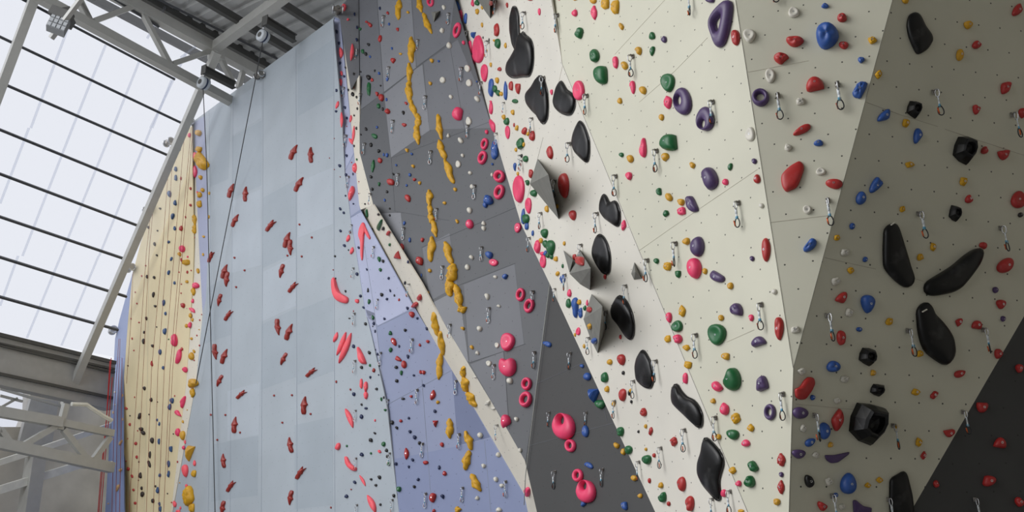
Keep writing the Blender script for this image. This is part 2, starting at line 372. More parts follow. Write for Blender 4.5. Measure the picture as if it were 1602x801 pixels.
vf = box_between(TR.pt(330,78), TR.pt(346,84), 0.24, 0.36); mesh('node_plate', [q - c0 for q in vf[0]], vf[1], ST, truss)
# deck beams and purlins
for i, (a, b, w, h, m) in enumerate([((336,74),(437,0),0.18,0.2,ST)]):
    A = deckpt(*a); Bq = deckpt(*b); d = (Bq - A) / np.linalg.norm(Bq - A)
    bar_obj('ceiling_beam', A, Bq + d * 9, w, h, m, None)
for (a, b) in [((320,0),(450,80)),((425,-5),(500,47)),((150,0),(405,142))]:
    A = deckpt(*a, dz=0.15); d = BDIR
    B2 = deckpt(*b, dz=0.15)
    bar_obj('ceiling_purlin', A - d * 6, A + d * (np.linalg.norm(B2 - A) + 4), 0.10, 0.16, STD, None)
for (a, b) in [((560,-100),(640,-60)),]:
    pass
# skylight plane: through the truss line, falling towards the eave
SK = Plane([(210, 8, DK.Z(210, 8)), (400, 112, DK.Z(400, 112)), (-2900, 8000, 0)])
SK0 = SK
nk = SK.n
down = np.cross(nk, BDIR); down /= np.linalg.norm(down)
if down[2] > 0: down = -down
e0, e1 = SK.pt(0, 523), SK.pt(177, 566)
LEN = (e0 - c0).dot(down)
print('SKY', np.round(nk, 2), 'down', np.round(down, 2), 'len', LEN, 'c0', np.round(c0, 1), 'e0', np.round(e0, 1))
GL = bpy.data.materials.new('translucent roof sheet'); GL.use_nodes = True
nt = GL.node_tree; nt.nodes.remove(nt.nodes['Principled BSDF']); o_ = nt.nodes['Material Output']
tr = nt.nodes.new('ShaderNodeBsdfTransparent'); tr.inputs[0].default_value = (0.90, 0.905, 0.93, 1)
tl = nt.nodes.new('ShaderNodeBsdfTranslucent'); tl.inputs[0].default_value = (0.85, 0.87, 0.9, 1)
wv = nt.nodes.new('ShaderNodeTexNoise'); wv.inputs['Scale'].default_value = 0.6
mx = nt.nodes.new('ShaderNodeMixShader'); mm = nt.nodes.new('ShaderNodeMath'); mm.operation = 'MULTIPLY'; mm.inputs[1].default_value = 0.22
nt.links.new(wv.outputs['Fac'], mm.inputs[0]); nt.links.new(mm.outputs[0], mx.inputs[0])
nt.links.new(tr.outputs[0], mx.inputs[1]); nt.links.new(tl.outputs[0], mx.inputs[2]); nt.links.new(mx.outputs[0], o_.inputs[0])
def sk(s, t, lift=0.0):           # s along the bars, t down the slope
    return c0 + BDIR * s + down * t - nk * lift
# faint laps of the sheets: measured where they cross the picture
wd = 1.02; sheets = []
swin = tag(mesh('window_1', [sk(-22, 0.0), sk(12, 0.0), sk(12, LEN), sk(-22, LEN), sk(-22, 0.0, .02), sk(12, 0.0, .02), sk(12, LEN, .02), sk(-22, LEN, .02)],
    [(0,1,2,3)], GL), kind='structure')
LAP = GL.copy(); LAP.name = 'sheet lap'; LAP.node_tree.nodes['Transparent BSDF'].inputs[0].default_value = (0.86, 0.87, 0.90, 1)
# laps: through pairs of picture points
lp = []
for (a, b) in [((107,41),(48,200)),((165,70),(113,200)),((217,97),(176,200)),((230,60),(258,10)),((45,200),(0,318)),((113,200),(35,400)),((176,200),(95,400)),((236,200),(155,400)),((28,400),(0,478)),((95,400),(42,528)),((154,400),(96,540)),((309,70),(282,90)),((290,85),(235,200)),((268,125),(238,200)),((75,-60),(48,0)),((0,120),(-30,200))]:
    A = SK.pt(*a) + nk * 0.01; Bq = SK.pt(*b) + nk * 0.01
    lp.append(box_between(A, Bq, 0.045, 0.01, nk))
v, f = join(*lp); mesh('sheet_lap', v, f, LAP, swin)
for (a, b) in [((0,57),(282,191)),((0,128),(262,242)),((0,202),(240,300)),((0,271),(218,353)),((0,338),(195,404)),((0,401),(195,462)),((0,463),(182,514)),((57,10),(270,122)),((35,-2),(80,22)),((165,-10),(245,40)),((110,-70),(430,90))]:
    A = SK.pt(*a); Bq = SK.pt(*b); d = (Bq - A) / np.linalg.norm(Bq - A)
    vf = box_between(A + nk * 0.05 - d * 9, Bq + nk * 0.05 + d * 0.02, 0.045, 0.07, nk)
    mesh('glazing_bar', vf[0], vf[1], BAR, swin)
# rafters under the sheets
RF = Plane.world(c0 + nk * 0.35, nk)
for (a, b, w) in [((60,-20),(-134,500),0.15),((-160,-60),(-370,440),0.15),((339,82),(101,634),0.155)]:
    bar_obj('ceiling_rafter', RF.pt(*a), RF.pt(*b), w, w, ST, None)
# eave wall
EV = Plane([(0, 523, SK.Z(0, 523)), (177, 566, SK.Z(177, 566)), UPV + (0,)])
o = slab('wall_eave', EV, [(-700,355),(0,523),(181,567),(176,641),(110,626),(0,602),(-700,455)], GREYP, 0, -0.3); tag(o, kind='structure')
vf = join(*[box_between(EV.pt(*a) + EV.n * 0.05, EV.pt(*b) + EV.n * 0.05, 0.05, h, (0, 0, 1)) for a, b, h in [((-700,383),(177,578),0.05),((-700,375),(177,583),0.05),((-700,436),(174,623),0.06),((-700,355),(179,568),0.08)]])
mesh('cladding_rail', vf[0], vf[1], STD, o)
CW = Plane.world(EV.pt(100, 700) - EV.n * 1.6, EV.n)
tag(slab('wall_concrete', CW, [(48,596),(260,640),(260,1100),(-900,1100),(-900,560),(0,668),(36,668),(47,640)], CONC, 0, -0.3), kind='structure')
tag(slab('wall_cladding', Plane.world(CW.o + CW.n * 0.3, CW.n), [(49,622),(92,628),(80,705),(28,700)], GREYP, 0, -0.1), kind='structure')
w2 = tag(slab('window_2', CW, [(-900,400),(48,596),(47,640),(36,668),(0,668),(-900,560)], GL, -0.1, -0.12), kind='structure')
TP = Plane.world(EV.pt(100, 700) + EV.n * 1.5, EV.n)
lt = tag(empty('ceiling_lower_truss', TP.pt(100, 700)), kind='structure')
o0 = np.array(lt.location)
def tp(name, a, b, w, m=ST, pl=TP): return bar_obj(name, pl.pt(*a), pl.pt(*b), w, w, m, lt)
tp('top_chord', (-420,571), (95,661), 0.19); tp('top_chord', (95,661), (176,678), 0.14); tp('bottom_chord', (-420,601), (175,732), 0.20)
for a, b in [((0,672),(22,702)),((27,702),(88,666)),((99,672),(135,718)),((103,632),(93,672)),((147,718),(172,684)),((-40,688),(0,672)),((-40,684),(-80,634)),((-80,634),(-130,664)),((-130,664),(-190,616)),((-190,616),(-250,638))]: tp('web_member', a, b, 0.11)
BR = mat('white painted brace', (232, 232, 224), 0.5)
BP = Plane.world(EV.pt(100, 700) - EV.n * 0.6, EV.n)
for i, (a, b, w) in enumerate([((60,704),(175,665),0.12),((-300,820),(60,704),0.12),((-300,860),(122,728),0.16),((122,728),(137,729),0.12)]):
    bar_obj('ceiling_brace', BP.pt(*a), BP.pt(*b), w, w, BR, None)
bar_obj('wall_column', BP.pt(56,716), BP.pt(40,830), 0.30, 0.3, ST, None)
for a, b in [((0,619),(35,628)),((0,608),(100,637)),((0,638),(27,623))]: bar_obj('ceiling_strut', BP.pt(*a), BP.pt(*b), 0.05, 0.05, ST, None)
v, f = tube([TP.pt(*q) for q in [(112,632),(135,633),(142,638),(160,650),(175,658)]], 0.045); tag(mesh('ceiling_pipe', v, f, BR), kind='structure')
# floor and the closing walls that keep the right-hand side dim
mesh_floor = mesh('floor', [(-40, -14, 0), (16, -14, 0), (16, 40, 0), (-40, 40, 0)], [(0, 1, 2, 3)], FLOORM); tag(mesh_floor, kind='structure')
tag(mesh('wall_right', [(9, -12, 0), (9, 12, 0), (9, 12, 13), (9, -12, 13)], [(0, 1, 2, 3)], CONC), kind='structure')
tag(mesh('wall_back', [(-14, -12, 0), (9, -12, 0), (9, -12, 13), (-14, -12, 13)], [(0, 1, 2, 3)], CONC), kind='structure')
DATA = """
T 180 180 4.005
p h 466 127 22 30;y h 523 113 45 40;b h 401 207 24 38;b h 380 339 22 32;b h 381 393 20 38;b h 340 495 28 42;b h 376 550 24 36;b h 361 635 24 40 15;b h 374 710 18 28;b h 337 796 20 20
k h 282 586 18 14;k h 209 704 16 20;k s 266 725 12 12;r s 413 397 12 24;r s 473 461 15 20;r s 473 565 18 18;r s 442 640 10 16;r h 413 710 26 34
p h 500 255 25 45;p l 503 355 28 78;p s 516 485 12 16;y c 525 215 45 38;y c 540 290 75 125 -30;y h 535 392 28 30;y h 548 470 28 28;y c 530 500 34 38;y c 528 558 36 46;y s 590 490 14 22;y s 588 638 12 24;y c 497 655 32 70;y c 495 712 30 70;y s 555 762 20 16;r s 497 768 10 16
@ - 490 55;@ - 362 178;@ - 233 595
T 170 380 4.005
k h 288 8 18 26;b h 373 8 18 26;k h 302 78 16 14;b h 393 101 16 28 15;r s 232 143 10 10;k h 240 212 16 24;r s 207 208 10 14;k h 285 217 18 20;b h 376 186 18 32 15;b h 413 251 16 22;k h 280 325 18 36 10;r s 167 309 9 10;r s 177 380 10 12;b h 346 376 20 40;k h 292 397 20 16;b h 356 443 16 24;k h 236 474 16 24;r s 140 475 8 12;r s 191 499 12 10;k s 301 527 9 10;b h 351 555 26 42;k h 222 560 14 20;k h 218 617 20 36;r s 147 600 10 16;k h 275 646 20 20;g s 376 604 9 10;b h 322 684 22 36;r s 158 674 10 10;r h 271 756 18 36;b h 342 783 18 24;k s 121 770 10 10
p h 460 38 42 45;y h 443 72 26 28;y c 485 120 50 50 -40;r s 455 107 14 24;p s 495 87 12 14;r s 493 183 14 20;r s 517 173 9 10;r s 442 184 8 10;y h 490 243 22 20;y h 560 176 22 34;p h 547 267 48 38;y c 530 307 32 52;p h 526 364 20 28;r h 465 393 30 32;p l 525 420 24 52 -50;y h 512 455 22 30;y s 525 482 16 24;p h 508 515 26 38;y s 487 520 20 26;w s 488 410 9 9;r s 456 259 9 9;r s 454 315 9 10;r s 571 484 9 12;r s 583 449 8 8;y s 567 543 8 8;r s 553 580 9 12;y s 519 600 18 18;r s 569 643 10 12;y h 535 680 20 24;y h 519 710 38 50;r s 536 736 9 10;p h 412 610 44 80;r h 459 665 18 22;p h 440 712 36 96 15;p h 478 795 36 36;y s 592 73 14 20
@ - 160 163;@ - 53 550
T 160 601 4.005
k h 264 27 20 26;k h 306 98 20 26;r s 203 82 8 12;k s 347 112 6 8;b h 436 104 28 36;b h 422 142 26 40;r s 454 74 8 12;r h 151 152 20 18;k h 235 200 22 42 15;k s 174 198 9 10;b h 343 225 14 18;b h 357 249 14 26;k s 293 190 9 10;r h 172 253 16 20;k h 244 283 30 26;k h 257 305 30 28;r s 222 292 8 10;k h 312 353 26 38;b h 355 360 16 38;r h 210 372 20 22;b h 429 407 24 38;k s 446 312 8 10;k h 298 443 18 46;k h 295 501 20 48 -15;r s 216 457 16 22;k s 230 487 9 12;r s 149 483 9 10;b h 416 500 20 44;b h 415 563 20 44;r h 163 532 22 24;r s 187 577 16 24 -20;k h 237 571 24 38;b h 361 571 18 24;k s 227 602 8 8;k s 334 640 12 16;b h 346 664 22 42;k h 247 652 16 24;k h 252 690 26 36;r s 196 663 16 18;k h 317 731 22 28;b h 358 751 16 26;b h 362 783 20 36;r h 207 746 18 20;k s 409 686 9 10;r s 160 342 7 8
t s 116 365 18 40 30;t s 115 537 20 26 30;t s 96 650 20 50 20;w s 80 50 16 8;w s 80 128 14 6;t s 128 70 8 20;t s 68 178 8 20;t s 128 220 8 20;w s 60 487 24 10;t s 38 748 10 10
p h 505 110 34 80 20;y c 565 55 36 60;p h 477 185 30 56 -45;y h 572 -4 70 60;p h 473 302 34 50;y h 503 322 38 60;y s 505 235 14 20;y s 532 162 8 8;p s 519 362 14 26;p s 509 398 20 26;y f 548 435 60 100 10;p h 579 495 20 38;p h 519 543 44 80;y c 573 560 36 44;r s 472 487 10 14;y s 485 618 8 8;p s 528 637 18 22;y c 540 700 80 130;y c 560 775 40 56;p h 455 750 26 44;r s 435 741 10 10;p s 490 776 12 20;p h 475 796 30 20
T 300 0 4.005
@ - 450 480
T 300 200 4.005
r A 638 152 0 105 20;r A 747 170 0 100 -5;r A 672 353 0 105 25;r A 246 393 0 95 15;r A 337 415 0 95 0;r A 272 580 0 90 22;r B 493 613 0 90 35;r A 597 702 0 105 15;r C 618 750 0 100 5
r s 675 606 14 14;r s 752 687 14 14
T 300 400 4.005
r B 118 8 0 75 20;r A 205 98 0 95 15;r C 220 148 0 95 12;r C 174 278 0 80 20;r B 229 374 0 80 30;r C 563 96 0 90 20;r B 633 198 0 85 35;r C 147 603 0 100 0;r A 204 630 0 100 15;r C 540 448 0 105 0;r A 610 477 0 110 15;r C 576 647 0 85 30;r B 748 732 0 85 45;r C 175 784 0 80 30
r s 268 13 14 14;r s 331 92 14 14;r s 278 197 14 14;r s 600 0 14 14;r s 689 5 14 14
T 300 601 4.005
r B 310 65 0 80 45;r A 706 133 0 115 0;r A 270 255 0 105 0;r A 619 381 0 100 -15;r A 200 480 0 90 -10;r B 680 556 0 95 30;r B 244 640 0 85 30;r C 620 712 0 95 15;r C 195 775 0 90 15
r s 516 71 14 14;r s 628 69 14 14;r s 745 187 14 14;r s 303 303 14 14;r s 211 193 14 14;r s 120 192 14 14;r s 568 241 14 14;r s 160 349 14 14
T 500 0 5.006
p h 192 60 36 60;p h 222 153 20 22;n h 273 112 16 30;n h 292 213 14 28;n h 290 313 18 30;r h 367 172 22 20;r h 395 195 38 44;g h 318 228 24 24;n h 472 66 18 28;r h 534 102 24 26;b h 545 190 18 24;r h 611 232 24 30;y h 692 97 26 24;r h 474 304 32 56 10;k h 383 350 26 26;g h 338 403 26 36;k h 362 423 26 32;b h 396 445 18 20;b h 567 381 16 24;y h 634 424 28 20;r h 577 476 42 44;b h 134 249 20 34;b h 152 340 20 26;p l 170 415 36 90;p l 255 410 30 140 5;b h 161 494 20 26;k h 202 530 16 22;b h 192 598 20 22;k h 267 579 14 22;k s 323 563 14 16;k h 433 555 14 22;b h 466 575 20 24;k h 384 608 40 42;r h 413 626 24 30;g c 386 700 34 110;k s 478 672 14 16;p h 172 575 24 40;p h 166 645 26 60;b h 133 709 18 26;b h 168 722 14 26;k h 226 705 14 22;k h 260 738 28 38;r s 271 688 8 14;k h 290 762 16 24;r h 451 738 28 38;r h 483 766 46 60;b h 524 780 18 28;b h 531 618 22 40
Q - 510 125 90;Q - 549 525 90;Q - 287 385 90;Q - 196 685 80;Q - 329 735 90;Q - 777 312 80
@ - 140 105
T 500 160 5.006
p l 140 22 25 65 20;b h 197 42 22 26;b h 130 72 22 20;p l 174 138 24 125;p l 245 130 22 60 10;b h 214 125 18 24;k h 296 50 14 24;k s 271 104 14 16;r s 214 190 8 12;b h 186 239 18 22;k h 288 204 16 26;p l 267 250 22 135 5;p l 249 305 28 60 -30;r s 115 284 9 9;r s 78 437 9 9;r s 116 527 9 9;r s 162 585 9 9;k h 270 343 14 22;b h 211 419 20 24;b h 158 498 26 26;b h 207 569 22 26;b h 262 563 12 22;r s 251 472 12 10;g s 292 449 14 20;p h 281 515 50 80;r s 308 622 8 10;r s 307 715 8 8;p h 250 715 48 120 10;b h 203 732 14 16;b s 265 796 14 14
g h 462 30 30 42;k h 494 54 18 28;r h 532 71 46 46;k h 656 83 24 34;r h 678 10 26 26;r h 663 179 40 30;k h 364 210 24 28;b h 450 196 18 22;g h 430 265 34 54 -60;k s 323 254 14 16;k h 402 334 26 34;k h 465 383 26 30;b h 502 411 14 26;b h 528 415 26 34;r h 474 456 38 44;g c 418 500 32 100 10;k h 402 585 26 26;g h 467 643 22 34;k h 411 681 24 26;r h 557 625 62 52;k h 577 563 20 22;b h 600 494 18 20;y h 684 378 30 32;b h 723 405 22 22;y h 732 503 30 30;b h 708 569 24 28;r h 744 606 28 26;y h 784 634 26 30;b h 682 651 18 22;k h 529 701 20 24;b h 510 768 16 26;r h 692 753 44 64 -15;k s 356 797 16 14
Q - 213 258 95;Q - 230 580 90;Q - 583 142 100;Q - 359 320 90;Q - 403 715 90;Q - 622 558 95
T 500 320 5.006
k h 358 10 20 22;g h 371 68 24 68;k h 549 32 16 16;k h 461 77 20 22;k h 550 85 16 20;g h 471 157 32 95 20;k h 499 187 24 32;b h 665 147 22 34;r h 539 224 36 42;b h 706 278 20 40;b h 162 34 22 26;b h 190 65 20 22;k s 413 192 16 16;b h 164 207 22 24;b h 238 217 18 26;p l 226 265 30 60 15;b h 194 322 26 24;b h 306 338 20 22;k s 227 357 10 14;p l 255 362 30 60 15;g h 549 314 20 26;r h 643 333 42 56;r f 611 393 56 64 180;r h 783 443 60 70;g h 466 430 30 44;k h 497 444 24 28;b h 694 448 18 26;k s 121 405 18 18;b h 370 509 16 22;g h 476 513 26 30;b h 293 545 26 28;b h 541 578 20 24;k s 126 578 12 14;r s 107 512 12 10;k h 203 680 16 22;k h 379 670 16 36;b h 321 717 24 24;b h 553 675 16 26;k h 487 707 28 30;b h 527 741 22 22;k h 586 712 14 20;r h 622 746 16 24;b h 682 716 16 18;k h 669 613 18 30;g h 389 762 24 42;p h 294 757 34 34;b h 798 555 12 30;r h 783 727 42 54;r h 745 785 60 50
Q - 666 180 95;Q - 254 158 70;Q - 428 328 90;Q - 270 495 80;Q - 708 620 100;Q - 458 740 80
T 500 480 5.006
b h 344 6 24 20;r s 266 34 8 16;k s 234 91 18 12;k h 360 134 24 26;g h 419 84 22 40;b h 424 131 22 28;k s 417 153 10 12;b h 509 94 20 22;b h 688 12 22 28;r h 722 62 46 50;b h 765 91 20 22;b h 435 192 14 26;g h 555 205 28 34;k h 671 184 26 26;r h 583 275 38 70 -25;b h 623 310 16 24;g h 557 338 30 40;b h 266 309 26 32;p l 128 238 32 86 20;p l 150 260 30 135 25;p l 175 290 40 200 22;p l 205 325 50 260 22;p h 322 385 55 150 -20;k h 391 359 26 30;b s 439 337 8 16;b h 455 371 18 22;k h 465 467 18 36;k h 329 475 26 26;g h 395 459 18 24;r h 425 497 26 34;b h 397 553 18 24;r s 131 587 16 22;r s 242 648 16 18;b h 269 685 28 32;p h 327 602 26 80;p h 362 630 36 90;p h 363 695 36 60;k h 446 643 24 22;b s 463 533 10 14;g h 484 724 18 32;k h 503 710 14 22;k h 329 766 18 20;b h 365 795 28 20;r h 786 299 22 26;b h 692 391 22 34;r h 620 411 34 58 -60;r h 662 452 44 62;k h 600 474 30 26;g h 640 518 24 40;r h 791 511 22 32;b h 738 537 20 18;k h 604 581 28 28;r h 717 703 24 22;k h 655 720 30 20
Q - 279 48 95;Q - 483 355 100;Q - 284 418 100;Q - 541 725 80;Q - 730 250 110;Q - 769 645 115
T 500 641 5.006
p l 238 66 44 165 -20;p h 145 287 42 60 15;p l 340 555 24 100 -28;p l 412 735 50 155 -25;p s 435 84 14 22;p h 470 327 30 26;r s 248 624 14 12;r s 89 766 14 18
b h 329 54 30 38;b h 362 5 30 26;k h 433 184 24 20;k h 402 238 32 32;g s 214 284 18 18;b h 331 351 34 32;g s 403 342 18 20;g h 501 270 34 40;k h 525 318 26 30;k h 533 365 26 30;g h 540 424 28 30;b h 598 425 26 26;k h 469 530 30 32;k s 404 545 22 20;k s 441 592 24 22;b h 276 568 28 28;b h 211 677 32 30;g h 621 623 38 42;k h 581 674 26 30;k s 477 743 20 22;k h 568 101 30 36;k h 603 143 26 28;r h 637 88 26 26;b h 699 66 20 22;b h 708 173 26 28;b h 745 217 30 34;k h 783 262 26 30;b h 728 394 26 26;b h 699 449 20 26;b h 772 547 26 26;k h 742 604 26 26;r l 683 345 38 95;g s 515 3 24 20
Q - 287 2 85;Q - 291 375 90;Q - 555 335 95;Q - 576 700 100;Q - 298 740 95
T 660 0 5.006
p o 67 15 58 80;w h 172 60 30 40;w h 158 240 36 44;p o 275 237 62 125 15;p h 302 132 36 110;b h 280 50 40 90 -15;b h 343 145 28 86;p s 327 335 26 34;w h 214 357 42 52;y h 78 477 34 36;b s 133 480 20 20;w d 358 538 48 58;w d 164 628 46 52;w d 370 651 48 58;y h 66 655 30 32;w h 228 760 32 34;w h 433 777 46 50;b s 430 640 14 16;p h 375 375 42 115;p d 443 385 95 220;p h 405 465 35 80;p d 490 572 58 140;y h 434 91 32 46;p h 398 22 26 60;g h 433 20 42 50;r h 540 25 34 40;y s 472 60 20 30;r h 668 41 20 42;y h 472 196 18 40;r h 587 234 44 104;g h 594 342 48 80;y s 566 318 20 20;y h 655 356 22 44;b f 405 277 44 52;k s 480 295 10 20;k s 527 310 10 24;y s 508 400 14 26;y h 540 508 20 38;r h 609 541 34 32;y h 590 631 32 50;b h 543 687 46 145;g h 573 697 38 60;g h 597 729 38 50;y h 622 735 30 34;b h 657 710 30 150;r h 698 673 36 74;r h 753 696 44 84;g h 731 792 50 34;p s 540 796 20 18
Q - 217 105 90;Q - 318 530 110;Q - 36 752 105;Q - 590 0 110;Q - 365 245 100;Q - 528 320 125;Q - 475 640 100
u u 40 185 46 170 -22
T 660 160 5.006
p h 280 91 88 108;w d 368 147 46 66;w h 207 261 26 34;w h 305 300 44 48;w h 319 418 28 30;w d 286 486 42 58;w h 379 554 32 30;w h 394 661 34 38;y h 261 684 30 32;p o 491 327 60 95 12;p o 475 434 74 110 15;b c 570 370 60 160 0;b s 553 485 20 20;p o 607 581 95 100;p o 606 703 84 120 20;b h 522 765 80 80;w s 550 569 22 32;p s 508 234 28 36;p h 542 47 32 96;p h 555 185 44 110 -10;y h 711 79 30 42;g h 733 8 44 50;y h 641 117 32 42;g h 663 150 46 60;p d 672 236 40 104;y h 743 201 30 44;r s 723 178 14 34;g h 772 324 62 94;y h 797 330 24 36;y h 737 372 22 34;b h 729 507 26 66;r s 772 488 14 30;k s 782 420 18 30;y s 752 560 20 32;p d 760 680 95 215;y s 178 790 30 26
Q - 366 180 100;Q - 420 648 110;Q - 78 380 105;Q - 785 455 80;Q - 650 0 80;Q - 592 240 90
u u 135 195 48 195 -8;u u 155 375 50 160 -18;u u 217 540 52 195 -20;u u 62 745 50 115 2
T 660 320 5.006
w h 374 47 42 50;y h 276 133 30 36;p h 375 154 62 74;w h 484 147 34 36;w h 484 188 36 38;p d 752 183 56 78 15;b h 498 3 42 50;r h 5 278 30 36;w h 388 415 38 38;w h 357 491 40 46;b h 527 397 62 60;p d 563 455 74 56;w s 576 568 34 26;b h 653 565 48 44;p o 773 706 74 106 10;w h 511 722 42 54;w h 602 796 34 24;y h 63 518 32 32;y h 44 692 30 30
Q - 123 30 95;Q - 475 330 110;Q - 170 480 105
u u 65 35 40 100;u u 75 105 50 85;u u 97 190 44 130 -10;u u 78 350 56 190 5;u u 210 380 60 180 -15;u v 235 540 80 150 10;u v 222 650 70 135;u v 285 720 60 185 -12
T 660 480 5.006
n h 38 173 22 26;r h 47 273 28 28;r h 12 515 36 34;b h 12 617 24 26;r l 88 692 42 84 15;y h 127 748 30 30;y h 319 171 34 30;w h 453 172 44 44;y h 392 318 32 34;w h 436 361 32 32;p d 673 277 115 145 10;w d 590 302 38 44;w d 525 445 44 46;w h 688 580 48 48;w s 420 549 28 16;w h 515 752 44 40;w h 560 795 36 20;p V 673 475 140 145
Q - 228 135 110;Q - 533 5 120;Q - 572 450 115;Q - 272 575 110
u v 318 20 70 60 -30;u u 103 138 52 185 -12;u u 153 285 48 180 -8;u u 137 465 50 200 5;u u 322 510 44 90;u u 340 605 60 115 -10;u u 390 725 60 130 -28
T 660 641 5.006
b h 103 12 26 28;r f 107 112 44 54;r h 157 274 32 38;r h 31 415 44 32;b h 137 453 22 34;r h 179 499 34 38;r h 86 690 56 76;b h 161 681 32 38;r h 95 790 30 26;w h 456 201 44 46;p h 660 92 82 108;w h 741 75 36 36;w h 598 353 38 40;w h 770 318 30 36;w h 484 441 36 36;w h 579 546 38 42;w h 627 596 40 34;w h 433 692 36 32;w h 604 783 48 38
Q - 297 185 120;Q - 598 115 120;Q - 660 555 125;Q - 323 605 115;Q - 35 650 115;Q - 10 260 110
u u 218 147 55 150 0;u u 370 240 60 150 -18;u u 350 395 62 150 12;u u 418 575 62 150 -28;u u 285 782 50 48
T 500 0 5.006
u u 618 75 50 155 5;u u 783 45 46 110 -10;u u 722 390 56 195 0;u u 708 568 46 145 0;u u 700 720 54 165 0
T 500 160 5.006
u u 733 50 44 140 -18;u u 772 145 46 110 0;u u 762 255 50 150 -5
T 820 0 4.005
p s 219 -2 14 10;y h 322 -2 24 14;y h 434 5 44 40;y c 508 25 54 70;y c 570 45 56 90;p h 317 82 38 46;p c 438 80 42 92;p h 96 74 18 46;g h 345 208 56 72;y h 610 167 34 46;g h 443 350 64 86;g h 480 472 92 118;p h 573 392 38 78;y h 716 320 46 54;y h 630 412 46 54;p h 680 548 38 84;y h 745 567 48 52;y h 600 632 32 40;p d 343 567 76 125;p h 172 578 18 36;r h 38 -2 44 16
Q - 685 345 135;Q - 10 75 105;Q - 215 88 115;Q - 130 480 115;Q - 399 592 125;Q - 55 738 90
P k 95,480 110,480 130,510 150,580 155,660 150,730 125,770 105,755 90,720 50,690 15,650 5,600 15,575 50,545 75,505
P k 232,512 250,535 270,570 305,590 323,620 320,670 300,710 275,718 230,705 195,680 180,640 190,590 205,540
T 0 0 1
P k 793.4,108.9 791,112 799.8,120.8 808.8,120.8 820,117.4 828.7,118.6 833.7,107.4 835.5,92.4 835,75 831,62.4 823.7,58.7 820,51 818.8,50.9 811.8,76 799.8,93.9 793.4,101.9
P k 937.3,367.8 944.8,371.8 951,382.3 954.3,393.5 956,405 954.8,422.5 951,427.5 942.3,425 932.4,412.5 926,400 926,389.8 931,374.8
P k 1006,549 1011,553.5 1018.7,567 1023,585 1022.5,598 1019,606 1010,605 1002,600 995,593 993,575 996,562 1003.5,551
T 660 0 5.006
P k 710,55 740,55 762,120 768,290 740,390 705,330 685,230 685,140
T 500 320 5.006
P p 352,160 368,192 400,260 392,275 370,248 348,208
P p 335,140 352,145 362,185 350,225 345,300 338,430 330,440 322,400 322,290 302,240 312,185
P p 90,590 105,570 120,585 135,645 160,695 230,730 225,770 200,775 145,760 118,735 100,690 90,630
T 500 641 5.006
P p 195,365 215,365 245,420 275,445 295,455 290,480 260,477 225,450 203,415
T 800 200 4.005
P k 430,-38 455,-15 475,30 492,80 494,140 488,190 475,210 440,185 395,145 376,100 385,45 405,0
P k 580,420 600,440 618,478 650,460 670,480 685,530 685,585 670,612 630,590 580,560 550,520 552,470 565,435
y h 33 3 26 34;r h 82 20 36 50;y h 104 38 20 28;r h 131 50 38 64;g h 90 195 36 42;y s 40 288 18 26;r h 124 288 30 56;g h 101 344 28 36;g h 140 410 46 44;r h 242 155 44 84;r h 329 362 72 158;r h 385 548 48 64;y h 222 508 28 42;y s 287 492 20 28;p d 107 488 42 100;b h 75 555 28 100;g h 92 570 48 60;b h 97 615 26 50;b h 135 660 16 36;g h 208 662 48 60;y h 186 707 26 34;p h 163 745 42 86;g h 213 729 36 50;g h 247 752 60 98;y s 332 724 18 28;p h 195 790 30 28;b h 213 785 24 34;g h 690 170 32 30;y h 746 195 46 50;p h 737 303 44 52;p h 706 611 32 68
Q - 66 170 95;Q - 371 92 120;Q - 281 325 110;Q - 192 530 100;Q - 120 685 90;Q - 443 728 110;Q - 660 295 130;Q - 545 530 125
T 820 400 4.005
P k 600,255 625,270 650,300 680,360 693,430 690,490 670,520 635,495 590,430 550,390 542,340 560,300 580,270
p d 119 35 40 84;g h 148 0 26 30;y h 198 20 28 32;g h 172 8 24 30;g s 242 65 14 28;r h 350 35 60 60;r h 316 10 24 40;y h 211 113 26 32;b c 241 147 38 60;p h 284 234 28 50;g h 279 298 34 60;b h 320 326 46 130;b c 352 358 30 66;y h 345 291 28 34;g h 380 328 22 34;p h 396 295 16 40;r h 410 338 34 38;p d 339 474 30 50;y s 319 496 14 24;y s 376 567 16 28;y h 410 443 30 40;b h 440 533 38 40;r s 508 132 20 34;r s 604 509 18 30;r h 610 652 54 70;y h 537 666 36 36;k s 622 734 20 26;g h 506 762 48 66;p o 32 314 66 92 20;b h 145 553 34 60 -70;b s 363 692 28 24;b h 397 758 50 50
Q - 263 115 100;Q - 199 205 80;Q - 412 510 105;Q - 523 345 115;Q - 643 182 120;Q - 60 220 110;Q - 70 600 105;Q - 295 605 105;Q - 692 780 110
T 820 601 4.005
p o 16 -2 68 82 10;p o 10 95 82 102 10;p O 250 265 148 168;b h 385 296 46 74;p o 291 386 74 82;b f 440 75 80 90;g h 477 128 70 58;b h 408 508 34 62 -65;p o 337 572 72 84;p O 390 672 128 145;b h 374 750 36 40;b h 629 764 44 54;y h 581 385 40 40;y h 621 424 32 42;g h 656 412 50 56;g h 604 297 48 60;y h 562 124 24 34;y h 519 30 32 40;r h 618 68 50 80;k s 659 56 16 34;y s 668 40 20 26;k s 673 110 16 22;r h 749 175 44 54;y s 762 264 20 28;k s 717 297 14 20;r h 795 295 28 54;y s 764 408 18 22;g h 769 473 62 60;r s 786 605 20 34;y h 690 590 42 38;y h 727 700 34 30;p h 19 675 42 64
Q - 162 172 90;Q - 394 172 85;Q - 198 542 110;Q - 496 527 110;Q - 573 100 110;Q - 724 480 120
T 1000 0 4.005
